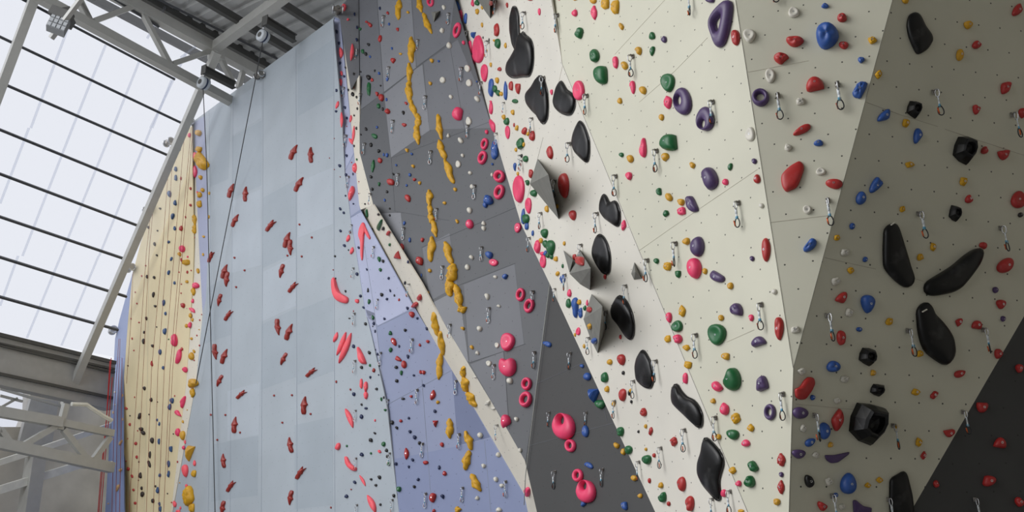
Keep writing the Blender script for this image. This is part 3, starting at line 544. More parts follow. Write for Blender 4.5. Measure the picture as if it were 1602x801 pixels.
v h 445 -5 60 48;r h 606 237 56 100;w d 690 227 80 90;g h 83 225 40 50;v h 156 248 38 44;g h 82 320 32 62 15;g d 180 520 92 118;p c 181 642 54 84;v R 272 636 118 176 -5;v R 415 745 118 155;y h 140 736 34 42;v o 760 612 110 116
P v 550,0 585,5 592,50 580,130 560,210 535,275 495,300 475,290 455,235 432,180 432,130 460,80 500,40
Q - 330 -40 135;Q - 466 630 145
T 1000 200 4.005
p h 25 125 48 124;g h 185 92 116 106;y h 165 184 50 54;y h 335 235 38 42;v h 445 320 110 146;g h 571 244 30 48 15;p h 541 340 40 42;v s 723 210 34 36;r h 740 320 44 58;w d 696 40 62 90;g h 124 400 36 48;y h 188 435 48 52;y h 263 467 48 44;v h 328 480 66 116 -25;p c 266 522 56 52;g h 170 538 40 44;w s 767 488 34 32;y h 294 711 50 46;v h 366 745 92 128;r h 797 765 56 150
Q - 115 135 140;Q - 627 460 160;Q - 234 715 150
T 1000 400 4.005
g h 108 34 36 36;y c 178 68 52 54;g h 245 117 38 46;p h 347 80 96 132;y h 413 98 32 40;v h 491 135 64 100 -50;y h 572 190 40 44;v s 709 19 30 34;v h 611 337 84 80;p h 703 390 34 44;y h 515 390 36 38;g d 489 495 118 136;v h 752 540 98 70;y c 271 347 46 76;p h 187 388 40 66;g d 238 442 74 74;p h 243 522 60 58;y c 180 521 42 46;y c 297 578 50 40;y h 541 632 54 46;y c 307 685 50 48;p h 290 768 34 70;g h 584 775 116 145
Q - 57 20 140;Q - 770 295 165;Q - 362 488 150;Q - 112 652 135
T 1000 601 4.005
P k 215,5 240,5 260,45 300,85 345,100 380,140 400,190 398,250 380,265 350,245 300,200 240,150 205,115 200,70 205,25
P k 405,345 430,350 480,400 520,450 532,500 515,550 500,600 510,680 512,715 490,720 450,680 395,625 362,560 365,490 390,430 400,380
p h 492 14 76 66;v h 775 -4 80 100;y h 464 105 34 34;p h 536 155 60 80;y c 606 215 64 72;y c 700 273 48 50;y h 497 330 40 36;g h 588 313 66 84 -60;p h 670 369 56 46;g h 716 515 72 70;g h 693 610 74 76;y c 586 541 50 48;p h 623 622 40 38;p h 531 683 38 50;y h 640 795 40 24;r h 28 175 42 54;r h 81 298 42 60;r c 217 360 50 62;r s 94 446 22 28;y h 136 633 34 38;g h 146 708 54 66;r s 186 749 24 30;r h 267 626 58 94;r h 319 748 58 98
Q - 483 200 150;Q - 575 662 145;Q - 464 712 120;Q - 290 278 140;Q - 141 392 130
T 1200 0 4.005
w d 168 78 70 70;b h 364 37 46 36;r h 470 112 60 60;b h 376 228 148 174 15;r h 175 262 112 72;r h 90 368 96 78;r h 480 286 62 50;y c 660 254 58 50;b h 591 378 44 40;y c 696 467 44 60 15;b c 581 562 66 120 28;b h 734 727 64 104 30;r h 302 530 114 100;w c 210 636 56 50;w d 20 476 62 92
Q - 42 -135 160;Q - 68 590 165;Q - 440 520 175
T 1200 200 4.005
r h 218 15 50 125 62;b h 322 96 60 42;w c 133 125 46 50;w d 337 274 62 50;r h 420 353 108 66;w d 252 514 54 58;b h 268 738 60 104 50;b h 587 441 68 84;b h 678 364 64 110 35;b s 532 617 36 42;y c 437 689 40 38;w c 488 783 58 46
Q - 380 445 170
P r 90,300 115,270 150,240 205,210 230,235 232,265 200,350 185,375 120,403 95,370 88,330
T 1200 400 4.005
w s 48 226 36 36;r h 78 458 58 146;w c 178 464 56 46;b s 614 24 34 34;y c 523 94 46 44;w c 432 162 62 52;r h 468 262 60 84 35;b h 630 304 94 116;w c 516 357 54 56;y c 764 413 46 50 20;b s 576 462 40 30;r h 463 515 60 94;k K 630 635 118 118;b h 415 694 90 72;w c 218 727 60 46;w c 487 775 58 44;y h 664 734 36 38
Q - 372 365 170
T 1200 601 4.005
P r 170,30 200,20 230,-25 255,-45 290,-40 300,-5 280,40 240,95 200,97 175,80
P v 360,445 420,445 515,425 510,440 440,490 400,495 370,475
P v 535,730 550,725 600,765 655,775 650,810 540,810
k K 634 250 252 270;b s 285 84 34 34;w c 442 103 50 40;r h 440 224 80 142;v h 208 180 102 74;w c 228 276 46 50;b h 360 293 74 108;b h 268 363 50 72 50;y h 397 379 34 36;v h 197 438 90 58;w c 305 443 50 46;k h 262 606 60 84 -20;w c 388 610 54 54;b h 507 622 106 134;y c 630 632 44 36;y c 703 600 48 40;r h 345 764 66 64;b s 428 694 34 30;w c 472 768 50 40;v o 20 175 76 104;r c 92 474 54 84;v s 91 567 30 34;r c 88 645 46 90;y h 64 738 44 44;k K 690 38 96 80
Q - 293 185 170;Q - 402 690 170;Q - 105 50 170;Q - 785 250 155;Q - 755 712 150
T 1402 0 4.005
P k 85,90 125,77 150,100 180,165 225,225 230,260 200,305 165,330 130,342 100,290 75,230 62,165 70,115
y h 56 5 44 40;y h 450 158 60 54;r h 758 66 54 92 40;r h 503 281 62 54;y h 398 345 50 76;r h 682 548 66 96 40;r h 502 688 52 64;r h 788 710 50 66;k K 112 690 102 112;y c 60 773 48 54
Q - 230 570 160;Q - 722 712 155
T 1402 200 4.005
b h 135 52 60 98;y c 84 232 60 40;k K 430 145 160 180;r h 552 141 50 50;r h 671 171 82 66;y c 420 338 50 56;r h 454 446 54 54;r d 765 450 100 110;k s 778 546 36 32;k K 368 537 86 106;y c 37 510 36 40;y c 230 747 38 54;r h 543 739 52 46
Q - 135 530 165;Q - 648 620 155
T 0 0 1
P k 1381,360 1387,353 1393,350 1399,349 1402,352 1408,370 1418,400 1424,420 1431,438 1429,443 1421,450 1414,449 1402,441 1392,432 1383,421 1380.5,418 1380,390
P k 1391,751 1397,747 1402,745 1414.5,737 1418,743 1422,758 1427,776 1430,801 1430,815 1393,815 1390,790 1390.5,765
T 1402 400 4.005
P k 430,-2 500,-45 540,-48 548,-5 520,60 460,140 400,210 340,235 230,253 180,240 167,210 180,165 250,125 350,65
P k 120,350 150,310 190,293 210,310 225,360 280,410 330,470 360,520 372,605 355,650 320,685 290,678 230,640 180,605 150,550 130,470
y c 150 10 44 44;r h 682 62 84 120 45;v s 620 216 40 40;r h 655 306 66 60;v s 668 396 34 36;r h 390 415 42 58 40;r h 503 434 68 56;y c 147 614 46 44;r h 640 615 56 64;r h 770 708 54 56;r h 397 738 48 76 60
Q - 68 460 170;Q - 540 455 155
T 1402 601 4.005
y c 122 49 60 44;r c 236 68 40 58 35;r h 330 307 76 52;y c 141 363 44 60;r c 170 446 36 54 15;y s 2 265 20 26;r h 538 147 76 64;r h 647 368 84 70;r h 582 607 88 70;r h 250 625 40 48;r h 772 738 66 64
Q - 413 165 145;Q - 490 712 150
"""
# ------------------------------------------------------------------ plastics and metals
C = {
 'k': mat('glossy black resin', (13, 13, 14), 0.36, chalk=0.10), 'ks': mat('black plastic', (30, 29, 30), 0.4, bump=0.1),
 'kb': mat('brown black plastic', (50, 38, 32), 0.5), 'r': mat('red plastic', (178, 42, 40), 0.42, bump=0.15, chalk=0.12), 'rs': mat('brick red resin', (150, 44, 36), 0.4, noise=0.15, bump=0.1),
 'p': mat('hot pink plastic', (236, 62, 108), 0.42, bump=0.1, chalk=0.1), 'ps': mat('coral pink plastic', (250, 92, 104), 0.5, bump=0.1),
 'y': mat('mustard plastic', (208, 156, 38), 0.5, noise=0.14, scale=9, bump=0.3), 'u': mat('ochre textured resin', (212, 160, 22), 0.55, noise=0.2, scale=14, bump=0.6),
 'g': mat('dark green plastic', (18, 98, 50), 0.4, bump=0.1, chalk=0.1), 'b': mat('blue plastic', (40, 84, 160), 0.42, bump=0.1, chalk=0.12),
 'n': mat('navy plastic', (28, 42, 82), 0.45), 'by': mat('steel blue plastic', (52, 84, 130), 0.45), 'v': mat('purple plastic', (78, 57, 102), 0.4, bump=0.1, chalk=0.15),
 'w': mat('off white plastic', (214, 210, 198), 0.5, bump=0.2), 't': mat('tan plastic', (206, 166, 118), 0.5), 'gs': mat('grey concrete-look volume', (122, 122, 116), 0.85, noise=0.08),
}
STEEL = mat('bright steel', (205, 207, 210), 0.25, 0.9, 0.03); DSTEEL = mat('dull steel', (150, 146, 140), 0.35, 0.7, 0.05)
SLING = mat('white nylon webbing', (222, 228, 232), 0.8); SLINGB = mat('blue nylon webbing', (96, 160, 190), 0.8)
ORANGE = mat('anodised orange', (205, 96, 50), 0.35, 0.5); BLK = mat('anodised black', (40, 42, 46), 0.35, 0.4)
ROPE = mat('red brown rope', (140, 62, 44), 0.8); ROPER = mat('red rope', (190, 40, 44), 0.8); WIRE = mat('dark strap', (62, 64, 66), 0.7); ROPEW = mat('pale rope', (176, 178, 172), 0.8)
C['k'].node_tree.nodes['Principled BSDF'].inputs['Specular IOR Level'].default_value = 0.35
COLN = {'k': 'black', 'r': 'red', 'p': 'pink', 'y': 'yellow', 'g': 'dark green', 'b': 'blue', 'n': 'navy', 'v': 'purple', 'w': 'off-white', 't': 'tan'}
# ------------------------------------------------------------------ hold shapes, all in a unit frame (across, along, out)
PROF = {
 'dome': [(1, -.03), (1.0, .12), (.95, .42), (.82, .70), (.58, .92), (.3, 1.0)],
 'jug': [(1, -.03), (1.0, .2), (.93, .58), (.78, .84), (.55, .97), (.3, 1.0)],
 'hole': [(1, -.03), (1.01, .3), (.95, .65), (.84, .9), (.68, 1.0), (.52, .92), (.40, .6), (.34, .2), (.33, -.03)],
 'bone': [(1, -.03), (.97, .3), (.80, .62), (.52, .9), (.25, 1.0)],
 'dish': [(1, -.03), (1.0, .25), (.93, .62), (.80, .86), (.66, .9), (.5, .82), (.28, .7)],
 'ring': [(1, -.03), (1.02, .3), (.95, .7), (.82, .95), (.68, .95), (.54, .7), (.46, .3), (.46, -.03)],
 'slab': [(1, -.03), (1.0, .25), (.96, .5), (.86, .72), (.62, .9), (.34, 1.0)],
 'fac': [(1, -.03), (.93, .25), (.55, .8), (.3, 1.0)],
 'pot': [(1, -.03), (.92, .3), (.68, .85), (.56, 1.0), (.44, .92), (.36, .55), (.2, .4)],
}
def outline(kind, rng, n):
    P_ = []
    ph = rng.uniform(0, 6.28); e1 = rng.uniform(.04, .16); e2 = rng.uniform(.02, .07); e3 = rng.uniform(.01, .05)
    for i in range(n):
        t = 2 * math.pi * i / n; c, s = math.cos(t), math.sin(t); r = 1
        if kind in 'hdcskn': r = 1 + e1 * math.cos(t - ph) * .5 + e2 * math.cos(2 * t + ph) + e3 * math.cos(3 * t + 2 * ph)
        if kind == 'c': r += .09 * math.sin(4 * t + ph) + .05 * math.sin(7 * t + 3 * ph)
        if kind == 'f': r = 1 / max(abs(math.cos(((t - math.pi / 2 + math.pi / 3) % (2 * math.pi / 3)) - math.pi / 3)), .5)
        if kind == 'K': r = 1 + (.14 if i % 2 else -.02) + rng.uniform(-.05, .05)
        if kind == 'V':
            r = 1 - .42 * math.exp(-((t - math.pi / 2) / .42) ** 2) + .10 * (math.exp(-((t - .8) / .4) ** 2) + math.exp(-((t - 2.35) / .4) ** 2)) - .08 * math.exp(-((t - 4.71) / .8) ** 2)
        if kind == 'h' and e1 > .095:                           # one flat, undercut side
            q = c * math.cos(ph * 3) + s * math.sin(ph * 3)
            if q * r > .55: r = .55 / q
        x, y = c * r, s * r
        if kind in 'hd':
            x *= 1 - .22 * y * (1 if ph > 3.1 else -1)       # egg: one end narrower
        if kind == 'l': x = c * abs(c) ** .7 + .0; x += .35 * (1 - y * y) - .17
        if kind in 'uv':
            y = abs(s) ** .9 * (1 if s > 0 else -1); x = (abs(c) ** .85 * (1 if c > 0 else -1)) * (1 + .20 * math.sin(6 * y + ph) + .10 * math.sin(13 * y + 2 * ph)) + .16 * math.sin(4 * y + ph * 2); x *= 1 - .35 * y * y
        if kind == 'O' or kind == 'R': x = c * (1 - .10 * s); y = s
        P_.append((x, y))
    return P_
STAR_A = [(-.50,-1),(.30,-1),(.55,-.72),(.42,-.42),(.50,-.15),(1.0,.05),(.62,.30),(.50,.58),(.45,1.0),(.05,.78),(-.30,.45),(-.62,.18),(-.80,-.02),(-.50,-.3),(-.42,-.6),(-.62,-.85)]
STAR_B = [(-.55,-1),(.35,-.95),(.55,-.6),(.45,-.2),(.80,.02),(.62,.35),(.95,.98),(.30,.66),(-.02,.62),(-.38,1.0),(-.40,.55),(-.62,.25),(-.95,.12),(-.55,-.15),(-.48,-.5),(-.70,-.8)]
def dens(pts, n):
    pts = np.array(pts, float); L = np.linalg.norm(np.roll(pts, -1, 0) - pts, axis=1); c = np.concatenate([[0], np.cumsum(L)]); out = []
    for k in range(n):
        s = c[-1] * k / n; i = min(np.searchsorted(c, s, 'right') - 1, len(pts) - 1); t = (s - c[i]) / L[i]
        out.append(pts[i] * (1 - t) + pts[(i + 1) % len(pts)] * t)
    return out
def smooth_loop(p, it=1):
    p = np.array(p)
    for _ in range(it): p = p * .5 + (np.roll(p, 1, 0) + np.roll(p, -1, 0)) * .25
    return p
def hold_mesh(kind, rng, big, poly=None, hoff=None):
    n = 20 if big else 12
    off = (0, 0)
    if kind in 'ABC': ol = np.array(dens(STAR_B if kind == 'B' else STAR_A, 30)); n = 30; prof = PROF['bone']
    elif kind == 'P': ol = smooth_loop(dens(poly, 40), 1); n = 40; prof = PROF['slab']
    elif kind == 'R' and poly: ol = smooth_loop(dens(poly, 40), 1); n = 40; prof = PROF['hole']
    else:
        if kind in 'uv': n = 28
        if kind == 'K': n = 9
        if kind == 'f': n = 12
        ol = np.array(outline(kind, rng, n))
        prof = PROF[{'o': 'ring', 'R': 'hole', 'O': 'hole', 'd': 'dish', 'f': 'fac', 'K': 'pot', 'h': rng.choice(['dome', 'jug']), 'V': 'jug'}.get(kind, 'dome')]
    if kind == 'C': ol = ol * [1, -1]; ol = ol[::-1]
    if kind == 'R': off = hoff
    if kind == 'O': off = (-.15, .48)
    lo, hi = ol.min(0), ol.max(0); ol = (ol - (lo + hi) / 2) / ((hi - lo) / 2)
    cen = ol.mean(0) if kind in 'PABC' else np.zeros(2)
    tilt = rng.uniform(-.25, .25); ph = rng.uniform(0, 6.28)
    V = []
    for (rho, z) in prof:
        k = min(1, (1 - rho) / .54)
        for (x, y) in ol:
            if kind in 'RO': rr = rho; px, py = x * rr + off[0] * k, y * rr + off[1] * k
            else: px, py = cen[0] + (x - cen[0]) * rho, cen[1] + (y - cen[1]) * rho
            zz = z
            if z > .1:
                zz *= 1 + tilt * py
                if kind in 'uv': zz *= 1 + (.26 if kind == 'v' else .18) * math.sin((18 if kind == 'v' else 11) * py + ph + 2 * px)
                if kind == 'c': zz *= 1 + .34 * math.sin(8 * px + ph) * math.sin(9 * py + ph)
                if kind in 'h' and prof is PROF['jug']: zz *= 1 + .12 * math.cos(3 * math.atan2(y, x) + ph)
            V.append((px, py, zz))
    Fc = []
    for r in range(len(prof) - 1):
        for i in range(n):
            j = (i + 1) % n; Fc.append((r * n + i, r * n + j, (r + 1) * n + j, (r + 1) * n + i))
    if kind not in 'oRO':
        last = (len(prof) - 1) * n; V.append((cen[0] + off[0], cen[1], prof[-1][1] * (1.0 if kind not in 'dK' else .9))); c = len(V) - 1
        for i in range(n): Fc.append((last + i, last + (i + 1) % n, c))
    return np.array(V, float), Fc, prof
KH = {'s': 1.0, 'h': .95, 'd': .6, 'o': .6, 'R': .55, 'O': .6, 'c': .8, 'u': .75, 'v': .8, 'l': .9, 'f': 1.1, 'K': .9, 'V': .7, 'A': 1.2, 'B': 1.2, 'C': 1.2, 'P': .42}
KIND = {'h': 'rounded', 's': 'screw-on', 'd': 'dished', 'o': 'ring', 'R': 'holed egg', 'O': 'holed bowl', 'c': 'knobbly', 'u': 'tufa', 'v': 'ribbed tufa', 'l': 'blade', 'f': 'wedge', 'K': 'pot', 'V': 'heart-shaped', 'A': 'bone', 'B': 'forked bone', 'C': 'inverted bone', 'P': 'sculpted'}
NAMES = {'s': 'screw_on_foothold', 'd': 'dish_hold', 'o': 'ring_hold', 'R': 'ring_hold', 'O': 'bowl_hold', 'c': 'knobbly_hold', 'u': 'tufa_hold', 'v': 'tufa_hold', 'l': 'blade_hold', 'f': 'wedge_hold', 'K': 'pot_hold', 'V': 'heart_hold', 'A': 'bone_hold', 'B': 'bone_hold', 'C': 'bone_hold', 'P': 'sculpted_hold'}
BOLTM = bpy.data.meshes.new('bolt')
_v, _f = [], []
for z, r in ((-.3, 1), (.6, 1), (.6, .55), (.2, .5)):
    for k in range(8): _v.append((r * math.cos(k * math.pi / 4), r * math.sin(k * math.pi / 4), z))
for q in range(3):
    for k in range(8): _f.append((q * 8 + k, q * 8 + (k + 1) % 8, q * 8 + 8 + (k + 1) % 8, q * 8 + 8 + k))
_f.append(tuple(range(24, 32))); BOLTM.from_pydata(_v, [], _f); BOLTM.materials.append(STEEL)
ORDER = ['WS', 'Y', 'N', 'GS', 'CRU', 'CR', 'B', 'W1', 'G3', 'G2', 'F1', 'F2', 'W4', 'W3', 'W5', 'W6']
def region(x, y):
    for k in ORDER:
        if inside(x, y, REG[k][3]): return k
    best = min(ORDER, key=lambda k: min((x - a) ** 2 + (y - b) ** 2 for a, b in REG[k][3])); return best
def frame(n):
    z = Vector(n); y = Vector((0, 0, 1)) - z * z.z; y.normalize(); x = y.cross(z); return Matrix((x, y, z)).transposed()
THINGS = []
VFACES = []
def place(kind, col, x, y, w, h, a, poly=None, hoff=None):
    reg = region(x, y); pl = P[REG[reg][0]]
    for vn, fpoly, fpl in VFACES:
        if inside(x, y, fpoly): pl = fpl
    rng = random.Random(int(x * 7919 + y * 104729) % 1000003)
    N_ = pl.n; Cn = pl.pt(x, y); Z = pl.Z(x, y)
    Tx = pl.pt(x + .5, y) - pl.pt(x - .5, y); Ty = pl.pt(x, y - .5) - pl.pt(x, y + .5)
    ca, sa = math.cos(R_(a)), math.sin(R_(a))
    U3 = ca * Tx - sa * Ty; V3 = sa * Tx + ca * Ty
    big = max(w, h) > 13
    V, Fc, prof = hold_mesh(kind, rng, big, poly, hoff or (-.45, .08))
    if kind in 'ABC': w = h * .42
    hn = KH[kind] * .5 * min(w, h) * Z / F
    if kind == 'P': hn = min(hn, .16)
    if kind in 'ABC': hn = .5 * w * Z / F * .8
    su, sv, du, dv = w / 2, h / 2, 0.0, 0.0
    ax = np.array([ca, sa]); ay = np.array([sa, -ca])       # image axes (y down)
    for it in range(5):
        Wd = Cn + np.outer(V[:, 0] * su + du, U3) + np.outer(V[:, 1] * sv + dv, V3) + np.outer(V[:, 2] * hn, N_)
        q = project(Wd) - np.array([x, y]); qu = q @ ax; qv = q @ ay
        eu, ev = np.ptp(qu), np.ptp(qv); mu, mv = (qu.max() + qu.min()) / 2, (qv.max() + qv.min()) / 2
        if it == 4: break
        su = max(su * w / eu, w * .22); sv = max(sv * h / ev, h * .3)
        if eu > w * 1.03 and su <= w * .2201: hn *= .85
        du -= mu; dv -= mv
    loc = Cn + U3 * du + V3 * dv
    Wd = Wd + N_ * (.03 * hn + .003)
    cm = col
    if kind in 'ABC' or (col == 'r' and reg == 'W1'): cm = 'rs'
    elif col == 'p' and reg in ('W1', 'B', 'CR', 'CRU', 'GS') and x < 600: cm = 'ps'
    elif col == 'b' and reg in ('W1', 'B', 'CR', 'CRU', 'GS'): cm = 'n'
    elif col in 'bk' and reg in ('Y', 'WS', 'N'): cm = 'by' if col == 'b' else 'kb'
    elif col == 'k' and max(w, h) < 12: cm = 'ks'
    elif kind in 'uv' or (kind == 'c' and col == 'y'): cm = 'u'
    nm = NAMES.get(kind) or ('jug_hold' if max(w, h) >= 15 else 'pocket_hold' if max(w, h) >= 7.5 else 'crimp_hold')
    o = mesh(nm, Wd - loc, Fc, C[cm], smooth=kind not in 'fK', loc=loc)
    if kind in 'KP' and poly is None or kind == 'f': pass
    col2 = {'rs': 'brick red', 'ps': 'coral pink', 'n': 'navy blue', 'by': 'steel blue', 'kb': 'brownish black'}.get(cm, COLN[col])
    THINGS.append(dict(o=o, x=x, y=y, w=w, h=h, col=col, cn=col2, kind=kind, reg=reg, cat='climbing hold'))
    if min(w, h) >= 6.5 and kind not in 'oROABCuvPK':
        b = bpy.data.objects.new('bolt', BOLTM); COL.objects.link(b); b.parent = o
        ztop = (prof[-1][1] if kind not in 'dK' else prof[-1][1] * .9) * hn
        cu = V[-1]
        wp = Cn + U3 * (cu[0] * su + du) + V3 * (cu[1] * sv + dv) + N_ * (cu[2] * hn)
        m = frame(N_).to_4x4(); r = .009 if big else .006
        b.matrix_local = Matrix.Translation(Vector(wp - loc)) @ m @ Matrix.Diagonal((r, r, r, 1)); b['label'] = 'steel bolt head'
    if kind == 'P' and col == 'k' and reg in ('F1', 'F2', 'W3'):
        # thin dark line drawn round the foot of the hold
        n = 40; ring = (Wd[n:2 * n]); c = ring.mean(0); pts = [c + (p - c) * 1.045 for p in ring]
        pts = [p - N_ * ((p - Cn).dot(N_) - .009) for p in pts]; v, f = tube([p - loc for p in pts], .006, 4, True)
        mesh('dark_outline', v, f, C['ks'], o)['label'] = 'thin black outline around the hold'
    return o
# ------------------------------------------------------------------ bolted-on plywood volumes
class _FP:
    """plane through three world points, same interface as Plane"""
    def __new__(c, a, b, d):
        n = np.cross(b - a, d - a); return Plane.world(a, n)
def volume(reg, org, s, base, raised, faces, label, m='gs'):
    pl = P[REG[reg][0]]; pts = []
    px = [(org[0] + x / s, org[1] + y / s) for x, y in base]
    for x, y in px: pts.append(pl.pt(x, y) + pl.n * .003)
    rp = []
    for x, y, h in raised:
        q = (org[0] + x / s, org[1] + y / s); rp.append(q); pts.append(Plane.world(pl.o + pl.n * h, pl.n).pt(*q))
    allpx = px + rp; o0 = sum(pts) / len(pts)
    fs = []
    for f in faces:
        a, b, c = pts[f[0]], pts[f[1]], pts[f[2]]
        fs.append(f)
    o = mesh('climbing_volume', [p - o0 for p in pts], faces + [tuple(range(len(base)))[::-1]], C[m], loc=o0)
    for f in faces:
        VFACES.append((o, [allpx[i] for i in f], _FP(pts[f[0]], pts[f[1]], pts[f[2]])))
    x = sum(p[0] for p in allpx) / len(allpx); y = sum(p[1] for p in allpx) / len(allpx)
    THINGS.append(dict(o=o, x=x, y=y, w=20, h=40, col='', cn='grey', kind='vol', reg=reg, cat='climbing volume', fixed=label))
volume('F2', (800, 200), 4.005, [(165,195),(228,300),(298,572),(117,352)], [(232,293,.52)], [(0,3,4),(3,2,4),(0,4,1),(1,4,2)], 'tall grey pyramid volume on the cream overhang above the smaller grey volumes')
volume('F2', (870, 370), 4.214, [(50,92),(96,160),(90,237)], [(110,155,.10)], [(0,2,3),(0,3,1),(1,3,2)], 'small pale grey triangular volume against the volume carrying two red holds')
volume('F2', (870, 370), 4.214, [(155,85),(222,210),(225,353),(160,315),(90,245)], [(228,208,.46)], [(0,4,5),(4,3,5),(3,2,5),(0,5,1),(1,5,2)], 'grey pyramid volume carrying two red holds on its pale upper face')
volume('F2', (870, 370), 4.214, [(235,380),(300,465),(328,620),(275,768),(230,680),(182,545)], [(305,460,.46)], [(0,5,6),(5,4,6),(4,3,6),(3,2,6),(0,6,1),(1,6,2)], 'lowest grey faceted volume with a yellow and a blue hold on its dark face')
volume('F2', (870, 370), 4.214, [(518,170),(568,278),(515,285),(497,245)], [(522,232,.10)], [(0,3,4),(3,2,4),(2,1,4),(0,4,1)], 'tiny grey pyramid volume near the edge of the central cream wall')
volume('F1', (660, 0), 5.006, [(380,-80),(545,-70),(537,145)], [(530,-20,.22)], [(0,2,3),(0,3,1),(1,3,2)], 'dark grey pointed volume cut off by the upper edge of the photo', 'gs')
volume('G2', (660, 0), 5.006, [(75,95),(145,85),(95,175)], [(108,104,.10)], [(0,2,3),(0,3,1),(1,3,2)], 'little grey pyramid volume on the grey wall beside the yellow tufas')
# ------------------------------------------------------------------ quickdraws
def ringpts(rx, rz, cz, n=14, pw=1.0, skew=0.0):
    out = []
    for k in range(n):
        t = 2 * math.pi * k / n; s, c = math.sin(t), math.cos(t)
        out.append(np.array([rx * c * (1 + skew * s), 0, cz + rz * s]))
    return out
QM = {}
def qmesh(key, vf, m):
    me = bpy.data.meshes.new(key); me.from_pydata([tuple(map(float, p)) for p in vf[0]], [], vf[1]); me.materials.append(m)
    me.polygons.foreach_set('use_smooth', [True] * len(me.polygons)); QM[key] = me
def rot90(pts): return [np.array([p[1], p[0], p[2]]) for p in pts]
# unit length 1 from bolt to the tip of the lower carabiner; y points out of the wall
plate = join(box_between((0, -.16, .03), (0, 0.0, .03), .13, .02), box_between((0, -.16, .09), (0, -.16, -.10), .14, .02, (0, 1, 0)))
bolt_ = tube([(0, -.2, .03), (0, -.11, .03)], .045, 8)
qmesh('hanger', join(plate, bolt_), DSTEEL)
qmesh('top_carabiner', tube(rot90(ringpts(.085, .165, -.13, 14, skew=.12)), .021, 6, True), STEEL)
qmesh('sling', join(box_between((0, 0, -.25), (0, 0, -.47), .085, .035, (0, 1, 0)), box_between((0, 0, -.47), (0, 0, -.66), .07, .04, (0, 1, 0))), SLING)
qmesh('band', box_between((0, 0, -.56), (0, 0, -.66), .095, .055, (0, 1, 0)), SLINGB)
qmesh('lower_carabiner', tube(ringpts(.10, .185, -.80, 16, skew=-.22), .021, 6, True), BLK)
qmesh('gate', tube([(.115, 0, -.72), (.085, 0, -.93)], .026, 6), ORANGE)
qmesh('lower_carabiner_s', tube(ringpts(.10, .185, -.80, 16, skew=-.22), .022, 6, True), STEEL)
def quickdraw(x, y, L):
    reg = region(x, y); pl = P[REG[reg][0]]; n = pl.n.copy(); hn = np.array([n[0], n[1], 0]); hn /= np.linalg.norm(hn)
    p = pl.pt(x, y + L * .04); ln = .19
    base = p + hn * 0.2 * ln * 1.0 - np.array([0, 0, .03 * ln])
    for _ in range(2):
        a, b = project(np.array([base, base - np.array([0, 0, ln])])); ln *= L / max(b[1] - a[1], 1)
        ln = min(max(ln, .13), .30); base = p + hn * .2 * ln - np.array([0, 0, .03 * ln])
    e = empty('quickdraw', base)
    rng = random.Random(int(x * 31 + y * 17))
    X = Vector(np.cross([0, 0, 1], hn) * -1); Y = Vector(hn); Zv = Vector((0, 0, 1))
    m = Matrix((X, Y, Zv)).transposed().to_4x4()
    e.matrix_world = Matrix.Translation(Vector(base)) @ m @ Matrix.Diagonal((ln, ln, ln, 1))
    dark = x > 820
    for k in ('hanger', 'top_carabiner', 'sling', 'band', 'lower_carabiner' if dark else 'lower_carabiner_s', 'gate'):
        o = bpy.data.objects.new({'lower_carabiner_s': 'lower_carabiner'}.get(k, k), QM[k]); COL.objects.link(o); o.parent = e
        if k not in ('hanger',):
            o.rotation_euler = (0, 0, rng.uniform(-.5, .9) * (1 if k != 'top_carabiner' else .4))
    THINGS.append(dict(o=e, x=x, y=y + L / 2, w=L / 3, h=L, col='q', cn='', kind='Q', reg=reg, cat='quickdraw'))
def belay_anchor(x, y):
    reg = region(x + 3, y + 6); pl = P[REG[reg][0]]; n = pl.n; p = pl.pt(x, y) + n * .10
    e = empty('belay_anchor', p); t = np.cross([0, 0, 1], n); t /= np.linalg.norm(t)
    s = pl.Z(x, y) / F * 6.5
    v, f = tube([n * -.1, n * .06], s * .55, 10); mesh('wall_socket', v, f, DSTEEL, e)
    v, f = tube([-t * s * 1.15, t * s * 1.15], s * .62, 14); mesh('belay_drum', v, f, DSTEEL, e, smooth=False)
    for sg in (-1, 1):
        ring = [t * s * sg * 1.15 + (np.array([0, 0, 1]) * math.sin(k * math.pi / 8) + n * math.cos(k * math.pi / 8)) * s * .8 for k in range(16)]
        v, f = tube(ring, s * .18, 6, True); mesh('drum_flange', v, f, STEEL, e, smooth=True)
    THINGS.append(dict(o=e, x=x, y=y, w=12, h=12, col='a', cn='', kind='@', reg=reg, cat='belay anchor'))
# ------------------------------------------------------------------ read the survey of the holds
ITEMS = []
x0 = y0 = 0; s = 1
for line in DATA.strip().split('\n'):
    if not line.strip(): continue
    if line[0] == 'T': _, a, b, c_ = line.split(); x0, y0, s = float(a), float(b), float(c_); continue
    if line[0] == 'P':
        _, col, rest = line.split(' ', 2); pts = [tuple(map(float, q.split(','))) for q in rest.split()]
        pts = [(x0 + a / s, y0 + b / s) for a, b in pts]; xs = [p[0] for p in pts]; ys = [p[1] for p in pts]
        ITEMS.append(['P', col, (min(xs) + max(xs)) / 2, (min(ys) + max(ys)) / 2, max(xs) - min(xs), max(ys) - min(ys), 0, [(p[0], -p[1]) for p in pts]]); continue
    for it in line.split(';'):
        it = it.split()
        if not it: continue
        kind = it[1] if it[0] not in 'Q@' else it[0]
        nums = [float(v) for v in it[2:]]
        if it[0] in 'Q@': ITEMS.append([it[0], '', x0 + nums[0] / s, y0 + nums[1] / s, 0, (nums[2] if len(nums) > 2 else 0) / s, 0, None]); continue
        ITEMS.append([kind, it[0], x0 + nums[0] / s, y0 + nums[1] / s, nums[2] / s, nums[3] / s, nums[4] if len(nums) > 4 else 0, None])
